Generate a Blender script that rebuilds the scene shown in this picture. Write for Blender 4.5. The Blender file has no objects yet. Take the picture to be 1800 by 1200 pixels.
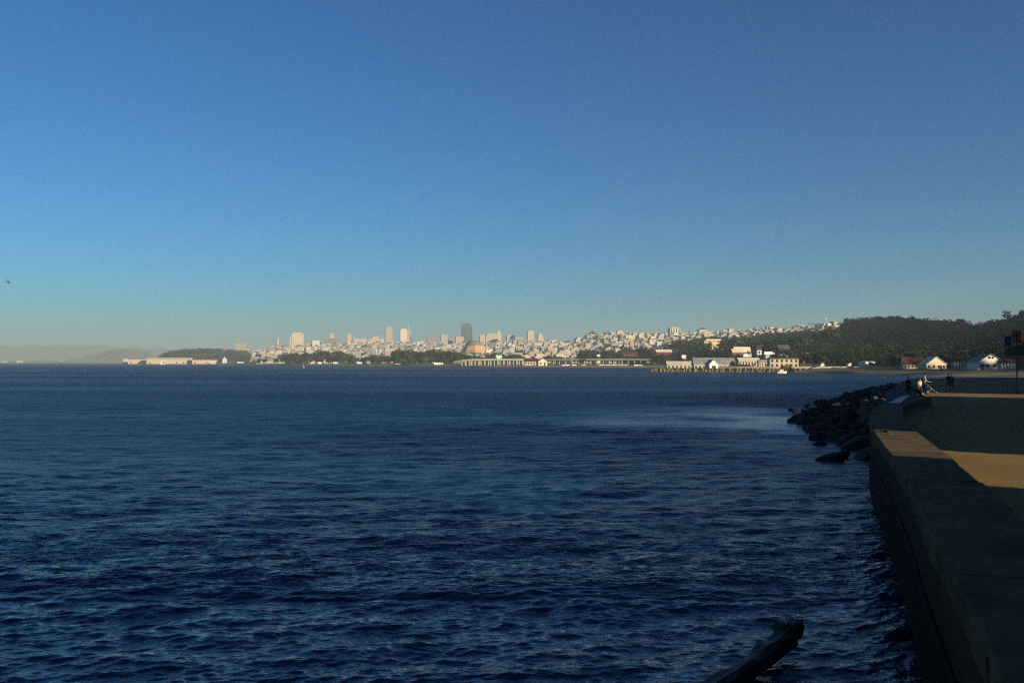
import bpy, bmesh, math, random
import numpy as np
from mathutils import Vector, Matrix
R = math.radians
rnd = random.Random(7)
scene = bpy.context.scene
col = scene.collection

# ------------------------------------------------------------------ camera
F = 1750.0                      # focal length in pixels of the 1800 x 1200 photograph
PITCH = math.atan(36.0 / F)
EYE = 5.0
cam_d = bpy.data.cameras.new("camera"); cam = bpy.data.objects.new("camera", cam_d); col.objects.link(cam)
cam.location = (0, 0, EYE); cam.rotation_euler = (math.pi / 2 + PITCH, 0, 0)
cam_d.sensor_width = 36.0; cam_d.lens = 36.0 * F / 1800.0
cam_d.clip_start = 0.1; cam_d.clip_end = 60000
scene.camera = cam

def ray(px, py):
    u, v = (px - 900.0) / F, (600.0 - py) / F
    c, s = math.cos(PITCH), math.sin(PITCH)
    return u, c - v * s, s + v * c
def at(px, py, Y):
    """Point of the place seen at pixel (px, py) when it stands Y metres ahead."""
    x, y, z = ray(px, py); k = Y / y
    return Vector((x * k, Y, EYE + z * k))
def on(px, py, z=0.0):
    """Point of the place seen at pixel (px, py) on the level z."""
    x, y, zz = ray(px, py); k = (z - EYE) / zz
    return Vector((x * k, y * k, z))
def hz(py, Y): return at(900, py, Y).z

# ------------------------------------------------------------------ mesh builder
class MB:
    def __init__(s): s.v = []; s.f = []; s.m = []; s.c = []
    def quad_faces(s, base, faces, mi=0, c=None):
        for f in faces:
            s.f.append([base + i for i in f]); s.m.append(mi); s.c.append(c)
    def box(s, x0, x1, y0, y1, z0, z1, mi=0, c=None, top=None):
        b = len(s.v)
        s.v += [(x0,y0,z0),(x1,y0,z0),(x1,y1,z0),(x0,y1,z0),(x0,y0,z1),(x1,y0,z1),(x1,y1,z1),(x0,y1,z1)]
        s.quad_faces(b, [(0,1,5,4),(1,2,6,5),(2,3,7,6),(3,0,4,7),(3,2,1,0)], mi, c)
        s.quad_faces(b, [(4,5,6,7)], mi if top is None else top, c)
        return s
    def prism(s, pts, z0, z1, mi=0, top=None, c=None, scale=1.0):
        """Upright prism over the polygon pts; scale shrinks the top about its centre."""
        b = len(s.v); n = len(pts)
        cx = sum(p[0] for p in pts) / n; cy = sum(p[1] for p in pts) / n
        s.v += [(p[0], p[1], z0) for p in pts]
        s.v += [(cx + (p[0]-cx)*scale, cy + (p[1]-cy)*scale, z1) for p in pts]
        s.quad_faces(b, [(i, (i+1) % n, n + (i+1) % n, n + i) for i in range(n)], mi, c)
        s.quad_faces(b, [tuple(range(n-1, -1, -1))], mi, c)
        s.quad_faces(b, [tuple(range(n, 2*n))], mi if top is None else top, c)
        return s
    def gable(s, x0, x1, y0, y1, z0, z1, axis='x', over=0.3, t=0.25, mi=0, c=None):
        """Gable roof shell of thickness t; the ridge runs along axis."""
        if axis == 'x':
            xm0, xm1, ya, yb, ym = x0-over, x1+over, y0-over, y1+over, (y0+y1)/2
            P = [(xm0,ya,z0),(xm1,ya,z0),(xm1,ym,z1),(xm0,ym,z1),(xm0,yb,z0),(xm1,yb,z0)]
        else:
            ya, yb, xa, xb, xm = y0-over, y1+over, x0-over, x1+over, (x0+x1)/2
            P = [(xb,ya,z0),(xb,yb,z0),(xm,yb,z1),(xm,ya,z1),(xa,ya,z0),(xa,yb,z0)]
        b = len(s.v)
        s.v += P + [(p[0], p[1], p[2]+t) for p in P]
        s.quad_faces(b, [(3,2,1,0),(4,5,2,3),(6,7,8,9),(9,8,11,10),(0,1,7,6),(5,4,10,11),(0,6,9,3),(3,9,10,4),(1,2,8,7),(2,5,11,8)], mi, c)
        return s
    def gable_wall(s, x0, x1, y0, y1, z0, ze, zr, axis='y', mi=0, c=None):
        """House walls with gable ends; axis is the ridge direction."""
        b = len(s.v)
        if axis == 'y':
            xm = (x0+x1)/2
            s.v += [(x0,y0,z0),(x1,y0,z0),(x1,y0,ze),(xm,y0,zr),(x0,y0,ze),(x0,y1,z0),(x1,y1,z0),(x1,y1,ze),(xm,y1,zr),(x0,y1,ze)]
        else:
            ym = (y0+y1)/2
            s.v += [(x1,y0,z0),(x1,y1,z0),(x1,y1,ze),(x1,ym,zr),(x1,y0,ze),(x0,y0,z0),(x0,y1,z0),(x0,y1,ze),(x0,ym,zr),(x0,y0,ze)]
        s.quad_faces(b, [(0,1,2,3,4),(9,8,7,6,5),(1,6,7,2),(5,0,4,9),(2,7,8,3),(3,8,9,4),(5,6,1,0)], mi, c)
        return s
    def hip(s, x0, x1, y0, y1, z0, z1, inset, over=0.3, mi=0, c=None):
        b = len(s.v); x0 -= over; x1 += over; y0 -= over; y1 += over
        ym = (y0+y1)/2
        s.v += [(x0,y0,z0),(x1,y0,z0),(x1,y1,z0),(x0,y1,z0),(x0+inset,ym,z1),(x1-inset,ym,z1)]
        s.quad_faces(b, [(0,1,5,4),(1,2,5),(2,3,4,5),(3,0,4),(3,2,1,0)], mi, c)
        return s
    def tube(s, pts, radii, n=8, mi=0, c=None):
        b = len(s.v); pts = [Vector(p) for p in pts]
        for i, p in enumerate(pts):
            d = (pts[min(i+1, len(pts)-1)] - pts[max(i-1, 0)]).normalized()
            a = Vector((0,0,1)) if abs(d.z) < 0.9 else Vector((1,0,0))
            u = d.cross(a).normalized(); w = d.cross(u)
            for k in range(n):
                q = p + (u*math.cos(2*math.pi*k/n) + w*math.sin(2*math.pi*k/n)) * radii[i]
                s.v.append(tuple(q))
        for i in range(len(pts)-1):
            s.quad_faces(b, [(i*n+k, i*n+(k+1) % n, (i+1)*n+(k+1) % n, (i+1)*n+k) for k in range(n)], mi, c)
        s.quad_faces(b, [tuple(range(n-1, -1, -1)), tuple((len(pts)-1)*n+k for k in range(n))], mi, c)
        return s
    def lathe(s, prof, n=24, cx=0, cy=0, mi=0, c=None):
        b = len(s.v)
        for r, z in prof:
            for k in range(n):
                a = 2*math.pi*k/n
                s.v.append((cx + r*math.cos(a), cy + r*math.sin(a), z))
        for i in range(len(prof)-1):
            s.quad_faces(b, [(i*n+k, i*n+(k+1) % n, (i+1)*n+(k+1) % n, (i+1)*n+k) for k in range(n)], mi, c)
        s.quad_faces(b, [tuple(range(n-1, -1, -1)), tuple((len(prof)-1)*n+k for k in range(n))], mi, c)
        return s
    def add(s, other, M):
        b = len(s.v)
        s.v += [tuple(M @ Vector(p)) for p in other.v]
        s.f += [[b+i for i in f] for f in other.f]; s.m += other.m; s.c += other.c
        return s
    def mesh(s, name, mats, smooth=False, bevel=0):
        me = bpy.data.meshes.new(name)
        me.from_pydata(s.v, [], s.f)
        for m in (mats if isinstance(mats, (list, tuple)) else [mats]): me.materials.append(m)
        me.polygons.foreach_set("material_index", s.m)
        if smooth: me.polygons.foreach_set("use_smooth", [True]*len(s.f))
        if any(c is not None for c in s.c):
            at_ = me.attributes.new("tone", 'FLOAT_COLOR', 'FACE')
            at_.data.foreach_set("color", [x for c in s.c for x in ((c or (.5,.5,.5)) + (1.0,))[:4]])
        me.update()
        return me

def link(name, me, parent=None, loc=None, rz=0):
    o = bpy.data.objects.new(name, me); col.objects.link(o)
    if parent: o.parent = parent
    if loc is not None: o.location = loc
    if rz: o.rotation_euler = (0, 0, rz)
    return o
def tag(o, label, cat, group=None):
    o["label"] = label; o["category"] = cat
    if group: o["group"] = group
    return o
def struct(name, me, kind='structure', loc=None):
    o = link(name, me, loc=loc); o["kind"] = kind; return o
def thing(name, label, cat, loc, rz=0, group=None):
    o = bpy.data.objects.new(name, None); col.objects.link(o); o.empty_display_size = 0.3
    o.location = loc; o.rotation_euler = (0, 0, rz)
    return tag(o, label, cat, group)
def part(name, mb, mats, parent, smooth=False, label=None):
    o = link(name, mb.mesh(name, mats, smooth), parent)
    if label: o["label"] = label
    return o
def dup(root, loc, rz=0, label=None, scale=None, group=None):
    r = root.copy(); col.objects.link(r); r.location = loc; r.rotation_euler = (0, 0, rz)
    if scale is not None: r.scale = scale if isinstance(scale, (tuple, list)) else (scale,)*3
    if label: r["label"] = label
    if group: r["group"] = group
    for ch in list(root.children):
        c = ch.copy(); col.objects.link(c); c.parent = r
        for g in list(ch.children):
            d = g.copy(); col.objects.link(d); d.parent = c
    return r

# ------------------------------------------------------------------ materials
def nodes(name):
    m = bpy.data.materials.new(name); m.use_nodes = True
    return m, m.node_tree.nodes, m.node_tree.links, m.node_tree.nodes["Principled BSDF"]
def mixc(N, L, fac, a, b):
    n = N.new("ShaderNodeMix"); n.data_type = 'RGBA'
    for k, x in ((0, fac), (6, a), (7, b)):
        if isinstance(x, (int, float)): n.inputs[k].default_value = x
        elif isinstance(x, tuple): n.inputs[k].default_value = x if len(x) == 4 else x + (1,)
        else: L.new(x, n.inputs[k])
    return n.outputs[2]
def mth(N, L, op, a, b=None, c=None):
    n = N.new("ShaderNodeMath"); n.operation = op
    for k, x in enumerate((a, b, c)):
        if x is None: continue
        if isinstance(x, (int, float)): n.inputs[k].default_value = x
        else: L.new(x, n.inputs[k])
    return n.outputs[0]
def noise(N, L, scale, detail=4, rough=.55, vec=None, stretch=None):
    n = N.new("ShaderNodeTexNoise"); n.inputs['Scale'].default_value = scale
    n.inputs['Detail'].default_value = detail; n.inputs['Roughness'].default_value = rough
    if vec is not None:
        if stretch:
            mp = N.new("ShaderNodeMapping"); mp.inputs['Scale'].default_value = stretch
            L.new(vec, mp.inputs[0]); vec = mp.outputs[0]
        L.new(vec, n.inputs['Vector'])
    return n.outputs['Fac']
def ramp(N, L, fac, a, b):
    n = N.new("ShaderNodeMapRange"); n.inputs[1].default_value = a; n.inputs[2].default_value = b
    L.new(fac, n.inputs[0]); return n.outputs[0]
def coord(N, which='Object'): return N.new("ShaderNodeTexCoord").outputs[which]

def surf(name, c1, c2=None, scale=1.0, rough=.8, bump=0.0, bscale=None, spec=.3, metal=0):
    """Two-tone noisy surface with a little relief."""
    m, N, L, B = nodes(name)
    v = coord(N)
    if c2 is None: c2 = tuple(x*.72 for x in c1)
    f = ramp(N, L, noise(N, L, scale, 6, .6, v), .35, .68)
    L.new(mixc(N, L, f, c1, c2), B.inputs['Base Color'])
    B.inputs['Roughness'].default_value = rough; B.inputs['Specular IOR Level'].default_value = spec
    B.inputs['Metallic'].default_value = metal
    if bump:
        b = N.new("ShaderNodeBump"); b.inputs['Distance'].default_value = bump
        L.new(noise(N, L, bscale or scale*6, 5, .6, v), b.inputs['Height']); L.new(b.outputs[0], B.inputs['Normal'])
    return m

def facade(name, wall=None, glass=(.06,.065,.075), gx=3.4, gz=3.3, fx=.42, fz=.45, attr=None, strength=.8, tint=.25):
    """Painted wall with a grid of small dark panes; wall None takes the object's own colour, attr a face attribute."""
    m, N, L, B = nodes(name)
    v = coord(N); s = N.new("ShaderNodeSeparateXYZ"); L.new(v, s.inputs[0])
    g = N.new("ShaderNodeNewGeometry"); t = N.new("ShaderNodeVectorTransform")
    t.vector_type = 'NORMAL'; t.convert_from = 'WORLD'; t.convert_to = 'OBJECT'
    L.new(g.outputs['True Normal'], t.inputs[0]); sn = N.new("ShaderNodeSeparateXYZ"); L.new(t.outputs[0], sn.inputs[0])
    isx = mth(N, L, 'GREATER_THAN', mth(N, L, 'ABSOLUTE', sn.outputs[0]), mth(N, L, 'ABSOLUTE', sn.outputs[1]))
    h = mth(N, L, 'ADD', mth(N, L, 'MULTIPLY', isx, s.outputs[1]), mth(N, L, 'MULTIPLY', mth(N, L, 'SUBTRACT', 1.0, isx), s.outputs[0]))
    def win(x, p, f):
        k = mth(N, L, 'FRACT', mth(N, L, 'DIVIDE', x, p))
        return mth(N, L, 'LESS_THAN', mth(N, L, 'ABSOLUTE', mth(N, L, 'SUBTRACT', k, .5)), f/2)
    w = mth(N, L, 'MULTIPLY', win(h, gx, fx), win(s.outputs[2], gz, fz))
    up = mth(N, L, 'LESS_THAN', sn.outputs[2], .3)
    w = mth(N, L, 'MULTIPLY', mth(N, L, 'MULTIPLY', w, up), strength)
    if wall is None and attr is None:
        oi = N.new("ShaderNodeObjectInfo"); wc = oi.outputs['Color']
    elif attr:
        a = N.new("ShaderNodeAttribute"); a.attribute_name = attr; wc = a.outputs['Color']
    else: wc = wall
    n = ramp(N, L, noise(N, L, .11, 4, .6, v), .3, .75)
    dk = N.new("ShaderNodeMix"); dk.data_type = 'RGBA'; dk.blend_type = 'MULTIPLY'
    dk.inputs[0].default_value = 1
    if isinstance(wc, tuple): dk.inputs[6].default_value = wc + (1,)
    else: L.new(wc, dk.inputs[6])
    L.new(mixc(N, L, n, (1,1,1), (1-tint,1-tint,1-tint)), dk.inputs[7])
    L.new(mixc(N, L, w, dk.outputs[2], glass), B.inputs['Base Color'])
    B.inputs['Roughness'].default_value = .75; B.inputs['Specular IOR Level'].default_value = .3
    return m

def leafmat(name, a, b, sc=.25):
    m, N, L, B = nodes(name)
    v = coord(N); oi = N.new("ShaderNodeObjectInfo")
    f = ramp(N, L, noise(N, L, sc, 5, .65, v), .3, .7)
    c = mixc(N, L, f, a, b)
    c = mixc(N, L, mth(N, L, 'MULTIPLY', oi.outputs['Random'], .5), c, tuple(x*1.5 for x in b))
    L.new(c, B.inputs['Base Color'])
    B.inputs['Roughness'].default_value = .85; B.inputs['Specular IOR Level'].default_value = .15
    return m

M = {}
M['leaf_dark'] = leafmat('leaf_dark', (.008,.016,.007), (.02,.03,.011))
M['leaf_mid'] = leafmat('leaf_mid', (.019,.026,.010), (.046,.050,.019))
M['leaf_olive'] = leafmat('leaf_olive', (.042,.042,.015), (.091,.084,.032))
M['bark'] = surf('bark', (.07,.055,.04), None, 1.5, .9)
M['house'] = facade('house_wall', None, gx=2.9, gz=3.1, fx=.4, fz=.42, strength=.75)
M['city'] = facade('city_wall', None, gx=3.1, gz=3.1, fx=.4, fz=.42, attr='tone', strength=.75)
M['tower'] = facade('tower_wall', None, gx=3.6, gz=3.4, fx=.5, fz=.45, strength=.55)
M['plain'] = facade('plain_wall', None, strength=0.0, tint=.2)
M['roof_grey'] = surf('roof_grey', (.22,.21,.2), (.13,.13,.13), .3, .9)
M['roof_dark'] = surf('roof_dark', (.06,.055,.055), None, .3, .9)
M['roof_red'] = surf('roof_red', (.052,.018,.012), (.035,.014,.01), .4, .85)
M['roof_tan'] = surf('roof_tan', (.55,.47,.36), (.42,.36,.28), .3, .85)
M['white'] = surf('white_paint', (.600,.585,.540), (.495,.473,.427), .6, .6)
M['cream'] = surf('cream_paint', (.576,.480,.336), (.440,.368,.264), .5, .7)
M['tan'] = surf('tan_wall', (.450,.390,.285), (.352,.300,.225), .4, .8)
M['paleshed'] = surf('pale_shed', (.425,.391,.323), (.340,.315,.264), .3, .8)
M['brick'] = surf('orange_brick', (.210,.095,.040), (.140,.060,.030), .8, .85)
M['redwall'] = surf('red_wall', (.120,.032,.020), (.080,.024,.016), .6, .85)
M['window'] = surf('window_glass', (.03,.035,.045), (.02,.02,.03), 1, .15, spec=.6)
M['concrete'] = surf('pale_concrete', (.42,.39,.33), (.3,.28,.24), .25, .85)
M['viaduct'] = surf('viaduct_concrete', (.36,.35,.3), (.27,.26,.23), .2, .85)
M['metal'] = surf('grey_metal', (.3,.31,.32), (.2,.2,.21), 3, .45, metal=.5)
M['darkmetal'] = surf('dark_metal', (.03,.03,.032), (.02,.02,.02), 3, .5)
M['rubber'] = surf('black_rubber', (.015,.015,.015), None, 5, .8)
M['mint'] = surf('mint_sign_face', (.35,.75,.6), (.3,.65,.52), .5, .5)
M['orange'] = surf('orange_fabric', (.260,.084,.008), (.210,.059,.006), 2, .8)  # banner colours lowered to stand for shade on the cloth
M['blue'] = surf('blue_fabric', (.017,.038,.084), (.013,.025,.063), 2, .8)
M['green'] = surf('green_fabric', (.013,.084,.025), (.008,.050,.021), 2, .8)
M['buoy'] = surf('buoy_red', (.5,.2,.22), (.4,.14,.15), 3, .5)
SKY_STRENGTH = 0.05; EXPOSURE = 1.06; HAZE = 0.00017
# ------------------------------------------------------------------ light and air
SUN_AZ_S = Vector((0.77, -0.64, 0)).normalized()    # towards the sun, level part
SUN_EL = R(13)
sd = Vector((SUN_AZ_S.x*math.cos(SUN_EL), SUN_AZ_S.y*math.cos(SUN_EL), math.sin(SUN_EL)))
ld = bpy.data.lights.new("sun", 'SUN'); sun = bpy.data.objects.new("sun", ld); col.objects.link(sun)
ld.energy = 5.0; ld.angle = R(0.53); ld.color = (1.0, 0.84, 0.56)
sun.rotation_euler = sd.to_track_quat('Z', 'Y').to_euler()
w = bpy.data.worlds.new("World"); scene.world = w; w.use_nodes = True
WN, WL = w.node_tree.nodes, w.node_tree.links
sky = WN.new("ShaderNodeTexSky"); sky.sky_type = 'NISHITA'; sky.sun_disc = False
sky.sun_elevation = SUN_EL; sky.sun_rotation = math.atan2(sd.x, sd.y)
sky.altitude = 0; sky.air_density = 1.0; sky.dust_density = 0.1; sky.ozone_density = 6.0
tint = WN.new("ShaderNodeMix"); tint.data_type = 'RGBA'; tint.blend_type = 'MULTIPLY'; tint.inputs[0].default_value = 1
tint.inputs[7].default_value = (.28, .635, .67, 1)        # sky colour grade: deeper blue than the bare model
gm = WN.new("ShaderNodeGamma"); gm.inputs[1].default_value = 1.25
WL.new(sky.outputs[0], gm.inputs[0]); WL.new(gm.outputs[0], tint.inputs[6]); WL.new(tint.outputs[2], WN["Background"].inputs[0]); WN["Background"].inputs[1].default_value = SKY_STRENGTH
vs = scene.view_settings; vs.view_transform = 'Standard'; vs.look = 'None'; vs.gamma = 1; vs.exposure = EXPOSURE
scene.cycles.max_bounces = 6; scene.cycles.volume_bounces = 0; scene.cycles.diffuse_bounces = 2; scene.cycles.glossy_bounces = 3
scene.cycles.use_denoising = False; scene.cycles.use_adaptive_sampling = False; scene.cycles.filter_width = 1.25
scene.cycles.caustics_reflective = False; scene.cycles.caustics_refractive = False

hm, HN, HL, HB = nodes('haze_air'); HN.remove(HB)
pv = HN.new("ShaderNodeVolumePrincipled"); pv.inputs['Density'].default_value = HAZE
pv.inputs['Color'].default_value = (.48, .57, .66, 1); pv.inputs['Anisotropy'].default_value = 0.0
HL.new(pv.outputs[0], HN["Material Output"].inputs['Volume'])
hb = MB().box(-14000, 14000, -3000, 21000, -5, 238)
haze = struct('haze', hb.mesh('haze', hm), 'stuff')

# ------------------------------------------------------------------ water
def water_material():
    m, N, L, B = nodes('bay_water')
    B.inputs['Base Color'].default_value = (.0015, .018, .050, 1)
    B.inputs['IOR'].default_value = 1.38; B.inputs['Specular Tint'].default_value = (.42, .78, 1.0, 1)
    at_ = N.new("ShaderNodeAttribute"); at_.attribute_name = 'unresolved'    # share of the wave slopes finer than the mesh there
    v = coord(N)
    gust = ramp(N, L, noise(N, L, .010, 3, .55, v, (.45, 1.2, 1)), .35, .65)
    L.new(mth(N, L, 'ADD', .05, mth(N, L, 'MULTIPLY', mth(N, L, 'MULTIPLY', at_.outputs['Fac'], at_.outputs['Fac']), mth(N, L, 'ADD', .25, mth(N, L, 'MULTIPLY', gust, .2)))), B.inputs['Roughness'])
    h0 = noise(N, L, 3.2, 5, .6, v, (.7, 1.1, 1))
    h1 = noise(N, L, 1.15, 5, .6, v, (.72, 1.1, 1))
    h2 = noise(N, L, .3, 6, .65, v, (.55, 1.1, 1))
    amp = mth(N, L, 'ADD', mth(N, L, 'MULTIPLY', gust, .5), .75)
    h = mth(N, L, 'ADD', mth(N, L, 'MULTIPLY', h0, .05), mth(N, L, 'MULTIPLY', h1, .16))
    h = mth(N, L, 'ADD', mth(N, L, 'MULTIPLY', h, amp), mth(N, L, 'MULTIPLY', mth(N, L, 'MULTIPLY', h2, 1.9), at_.outputs['Fac']))
    b = N.new("ShaderNodeBump"); b.inputs['Distance'].default_value = 1.0; b.inputs['Strength'].default_value = 1.0
    sh = N.new("ShaderNodeAttribute"); sh.attribute_name = 'shelter'
    h = mth(N, L, 'MULTIPLY', h, mth(N, L, 'SUBTRACT', 1.0, mth(N, L, 'MULTIPLY', sh.outputs['Fac'], .85)))
    L.new(h, b.inputs['Height']); L.new(b.outputs[0], B.inputs['Normal'])
    return m
M['water'] = water_material()

def water():
    # rows thin out with distance, columns fan out from the camera foot: a mesh of the whole bay, waves are a function of (x, y)
    pys = np.concatenate([np.arange(1500, 760, -1.15), np.arange(760, 660, -.8), np.arange(660, 637.2, -.6)])
    Ys = np.array([on(900, p).y for p in pys]); Ys = np.concatenate([Ys, [9000, 13000, 20500]])
    us = np.concatenate([[-9,-6,-4,-2.5,-1.6,-1.1,-.85,-.7], np.arange(-.6, .58, .00125), [.68,.85,1.1,1.6,2.5,4,6,9]])
    Yg, U = np.meshgrid(Ys, us, indexing='ij'); X = U * Yg; n, k = Yg.shape
    rs = np.random.RandomState(3)
    Z = np.zeros_like(X); DX = np.zeros_like(X); DY = np.zeros_like(X)
    dr = np.gradient(Ys)[:, None]
    wv = 4*np.sin(Yg*.31+X*.12) + 3*np.sin(Yg*.13-X*.4)
    shelter = np.exp(-(((X-23+wv)/15)**2 + ((Yg-88+wv)/20)**2)); calm = 1 - .7*shelter
    gust = 1 + .25*np.sin(X*.021+Yg*.034+1) * np.sin(X*.013-Yg*.027)
    tot = 0; lost = np.zeros_like(X)
    for i in range(170):
        lam = .2 * (40 ** (rs.rand() ** 1.7)); kk = 2*math.pi/lam
        th = R(-90 + 10 + rs.normal(0, 27))
        slope = .028 * (1.0 if lam < 1.0 else (.75 if lam < 1.9 else .36))
        a = slope / kk
        fade = np.clip((lam - 1.5*dr)/(2.0*dr), 0, 1)
        ph = kk*(X*math.cos(th) + Yg*math.sin(th)) + rs.rand()*6.283 + .9*np.sin(X*.13*(1+rs.rand()) + Yg*.10 + rs.rand()*6)
        A = a * fade * calm * gust
        Z += A*np.cos(ph); q = .8*A
        DX -= q*math.cos(th)*np.sin(ph); DY -= q*math.sin(th)*np.sin(ph)
        tot += slope**2; lost += slope**2*(1-fade**2)
    lost = np.sqrt(lost/tot) * (.4 + .6*calm)
    V = np.stack([X+DX, Yg+DY, Z], -1).reshape(-1, 3)
    idx = np.arange(n*k).reshape(n, k)
    Q = np.stack([idx[:-1,:-1], idx[:-1,1:], idx[1:,1:], idx[1:,:-1]], -1).reshape(-1, 4)
    me = bpy.data.meshes.new('bay_water')
    me.vertices.add(len(V)); me.vertices.foreach_set('co', V.astype(np.float32).ravel())
    me.loops.add(Q.size); me.loops.foreach_set('vertex_index', Q.astype(np.int32).ravel())
    me.polygons.add(len(Q)); me.polygons.foreach_set('loop_start', np.arange(0, Q.size, 4, dtype=np.int32))
    me.polygons.foreach_set('use_smooth', np.ones(len(Q), dtype=bool))
    un = me.attributes.new('unresolved', 'FLOAT', 'POINT'); un.data.foreach_set('value', lost.astype(np.float32).ravel())
    s2 = me.attributes.new('shelter', 'FLOAT', 'POINT'); s2.data.foreach_set('value', shelter.astype(np.float32).ravel())
    me.materials.append(M['water']); me.update(calc_edges=True)
    return struct('water', me)
water()
M['seabed'] = surf('seabed', (.02,.025,.022), None, .2, .95)
struct('seabed', MB().box(-13500, 13500, -2500, 20600, -4.4, -4.0).mesh('seabed', M['seabed']))

# ------------------------------------------------------------------ land across the bay
def zy(y, d): return hz(y, d)
# px: shore distance, end of the flat, mid slope (distance, picture height), ridge (distance, picture height)
LAND = [
 (205, 2600, 2800, 2900, None, 3000, None),
 (216, 2600, 2900, 3000, 637.3, 3100, 637.3),
 (276, 2600, 2760, 2850, 636, 2950, 634),
 (300, 2600, 2700, 2800, 628, 2900, 624),
 (340, 2600, 2690, 2790, 624, 2900, 619.5),
 (385, 2400, 2650, 2780, 624, 2900, 619.5),
 (410, 2150, 2600, 2750, 627, 2900, 623),
 (440, 1800, 2500, 2700, 631, 3000, 624),
 (480, 1640, 2100, 2600, 622, 3400, 613),
 (560, 1480, 1950, 2500, 620, 3300, 609),
 (640, 1350, 1900, 2500, 619, 3300, 606),
 (700, 1260, 1850, 2500, 618, 3300, 605),
 (780, 1130, 1800, 2400, 619, 3300, 609),
 (850, 1010, 1800, 2400, 619, 3200, 608),
 (920, 960, 1750, 2400, 617, 3200, 605),
 (1000, 925, 1700, 2300, 616, 3100, 605),
 (1040, 915, 1650, 2200, 614, 3000, 596),
 (1080, 905, 1600, 2100, 612, 2900, 590),
 (1140, 900, 1500, 2000, 610, 2800, 592),
 (1200, 860, 1300, 1800, 609, 2600, 594),
 (1240, 800, 1150, 1600, 608, 2500, 592),
 (1290, 545, 900, 1400, 606, 2400, 588),
 (1320, 505, 850, 1300, 606, 2300, 586),
 (1360, 484, 800, 1200, 606, 2200, 581),
 (1420, 466, 750, 1100, 606, 2100, 578),
 (1460, 440, 700, 1000, 603, 1700, 577),
 (1500, 410, 620, 900, 607, 1250, 571),
 (1560, 380, 560, 800, 609, 1150, 567),
 (1600, 362, 520, 760, 611, 1100, 568),
 (1640, 350, 500, 720, 612, 1000, 576),
 (1690, 338, 480, 680, 611, 950, 576),
 (1712, 333, 470, 650, 613, 1000, 584),
 (1735, 328, 460, 640, 611, 800, 584),
 (1760, 322, 450, 620, 610, 780, 584),
 (1800, 312, 440, 600, 604, 750, 574),
 (1900, 290, 410, 560, 588, 720, 552, 930, 60),  # from here the last pair is an unseen back hill, raised to shade the ridge
 (2100, 260, 370, 480, 548, 580, 505, 780, 100),
 (2500, 215, 270, 320, 552, 380, 475, 720, 145),  # unseen ridge, height set to shade the hangar and beach
 (3400, 140, 160, 190, 520, 225, 342, 560, 140),
 (6000, 65, 75, 92, 330, 118, 150, 240, 70),
]
def ctrl(px):
    for a, b in zip(LAND, LAND[1:]):
        if a[0] <= px <= b[0]:
            t = (px-a[0])/(b[0]-a[0]); break
    else: return None
    def pr(n):
        ds, df, dm, ym, dr_, yr = n[1:7]
        if ym is None: return [(ds-6, -2.5), (ds+15, -2.5), (df, -2.5), (dm, -2.5), (dr_, -2.5), (dr_*1.35, -2.5)]
        zm, zr = zy(ym, dm), zy(yr, dr_)
        return [(ds-6, -.6), (ds+10, 1.1), (ds+.12*(df-ds)+12, 2.0), (df, 3.0), (dm, zm), (dr_, zr), (dr_*1.35, zr*.9), (dr_*1.8, 1.0)] if len(n) < 8 else [(ds-6, -.6), (ds+10, 1.1), (ds+.12*(df-ds)+12, 2.0), (df, 3.0), (dm, zm), (dr_, zr), (n[7], n[8]), (n[7]*1.6, n[8]*.8)]
    A, B_ = pr(a), pr(b)
    if len(A) != len(B_):
        A = B_ if len(A) == 6 else A
        B_ = [(d, -2.5) for d, z in A] if t < .999 else B_
        if a[3+1] is None: A, B_ = [(d, -2.5) for d, z in A], A
    return [(p[0]+(q[0]-p[0])*t, p[1]+(q[1]-p[1])*t) for p, q in zip(A, B_)]
def wob(x, y, s): return math.sin(x/s+1.3)*math.cos(y/(s*.8)-.4) + .5*math.sin(x/(s*.43)+y/(s*.5))
def ground_z(px, d):
    c = ctrl(px)
    if c is None: return 0
    for (d0, z0), (d1, z1) in zip(c, c[1:]):
        if d0 <= d <= d1:
            t = (d-d0)/(d1-d0); z = z0 + (z1-z0)*t
            X = (px-900)/F*d
            return z + max(0, min(1.0, (z-2.5)/20)) * 2.5*wob(X, d, 90)
    return c[-1][1] if d > c[-1][0] else c[0][1]
def place(px, d, sink=.6):
    p = at(px, 636, d); return Vector((p.x, d, ground_z(px, d) - sink))

M['land'] = None
def land_material():
    m, N, L, B = nodes('far_shore_land')
    v = coord(N); s = N.new("ShaderNodeSeparateXYZ"); L.new(v, s.inputs[0])
    n = noise(N, L, .02, 6, .65, v); n2 = noise(N, L, .3, 5, .6, v)
    zz = mth(N, L, 'ADD', s.outputs[2], mth(N, L, 'MULTIPLY', mth(N, L, 'SUBTRACT', n2, .5), 1.2))
    sand = mixc(N, L, n2, (.30,.24,.15), (.17,.13,.08))
    grass = mixc(N, L, ramp(N, L, n, .35, .65), (.14,.12,.05), (.075,.085,.03))
    c = mixc(N, L, ramp(N, L, zz, 1.2, 1.9), sand, grass)
    c = mixc(N, L, ramp(N, L, zz, 9, 16), c, mixc(N, L, n, (.05,.055,.025), (.09,.085,.045)))
    L.new(c, B.inputs['Base Color']); B.inputs['Roughness'].default_value = .95; B.inputs['Specular IOR Level'].default_value = .1
    return m
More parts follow.
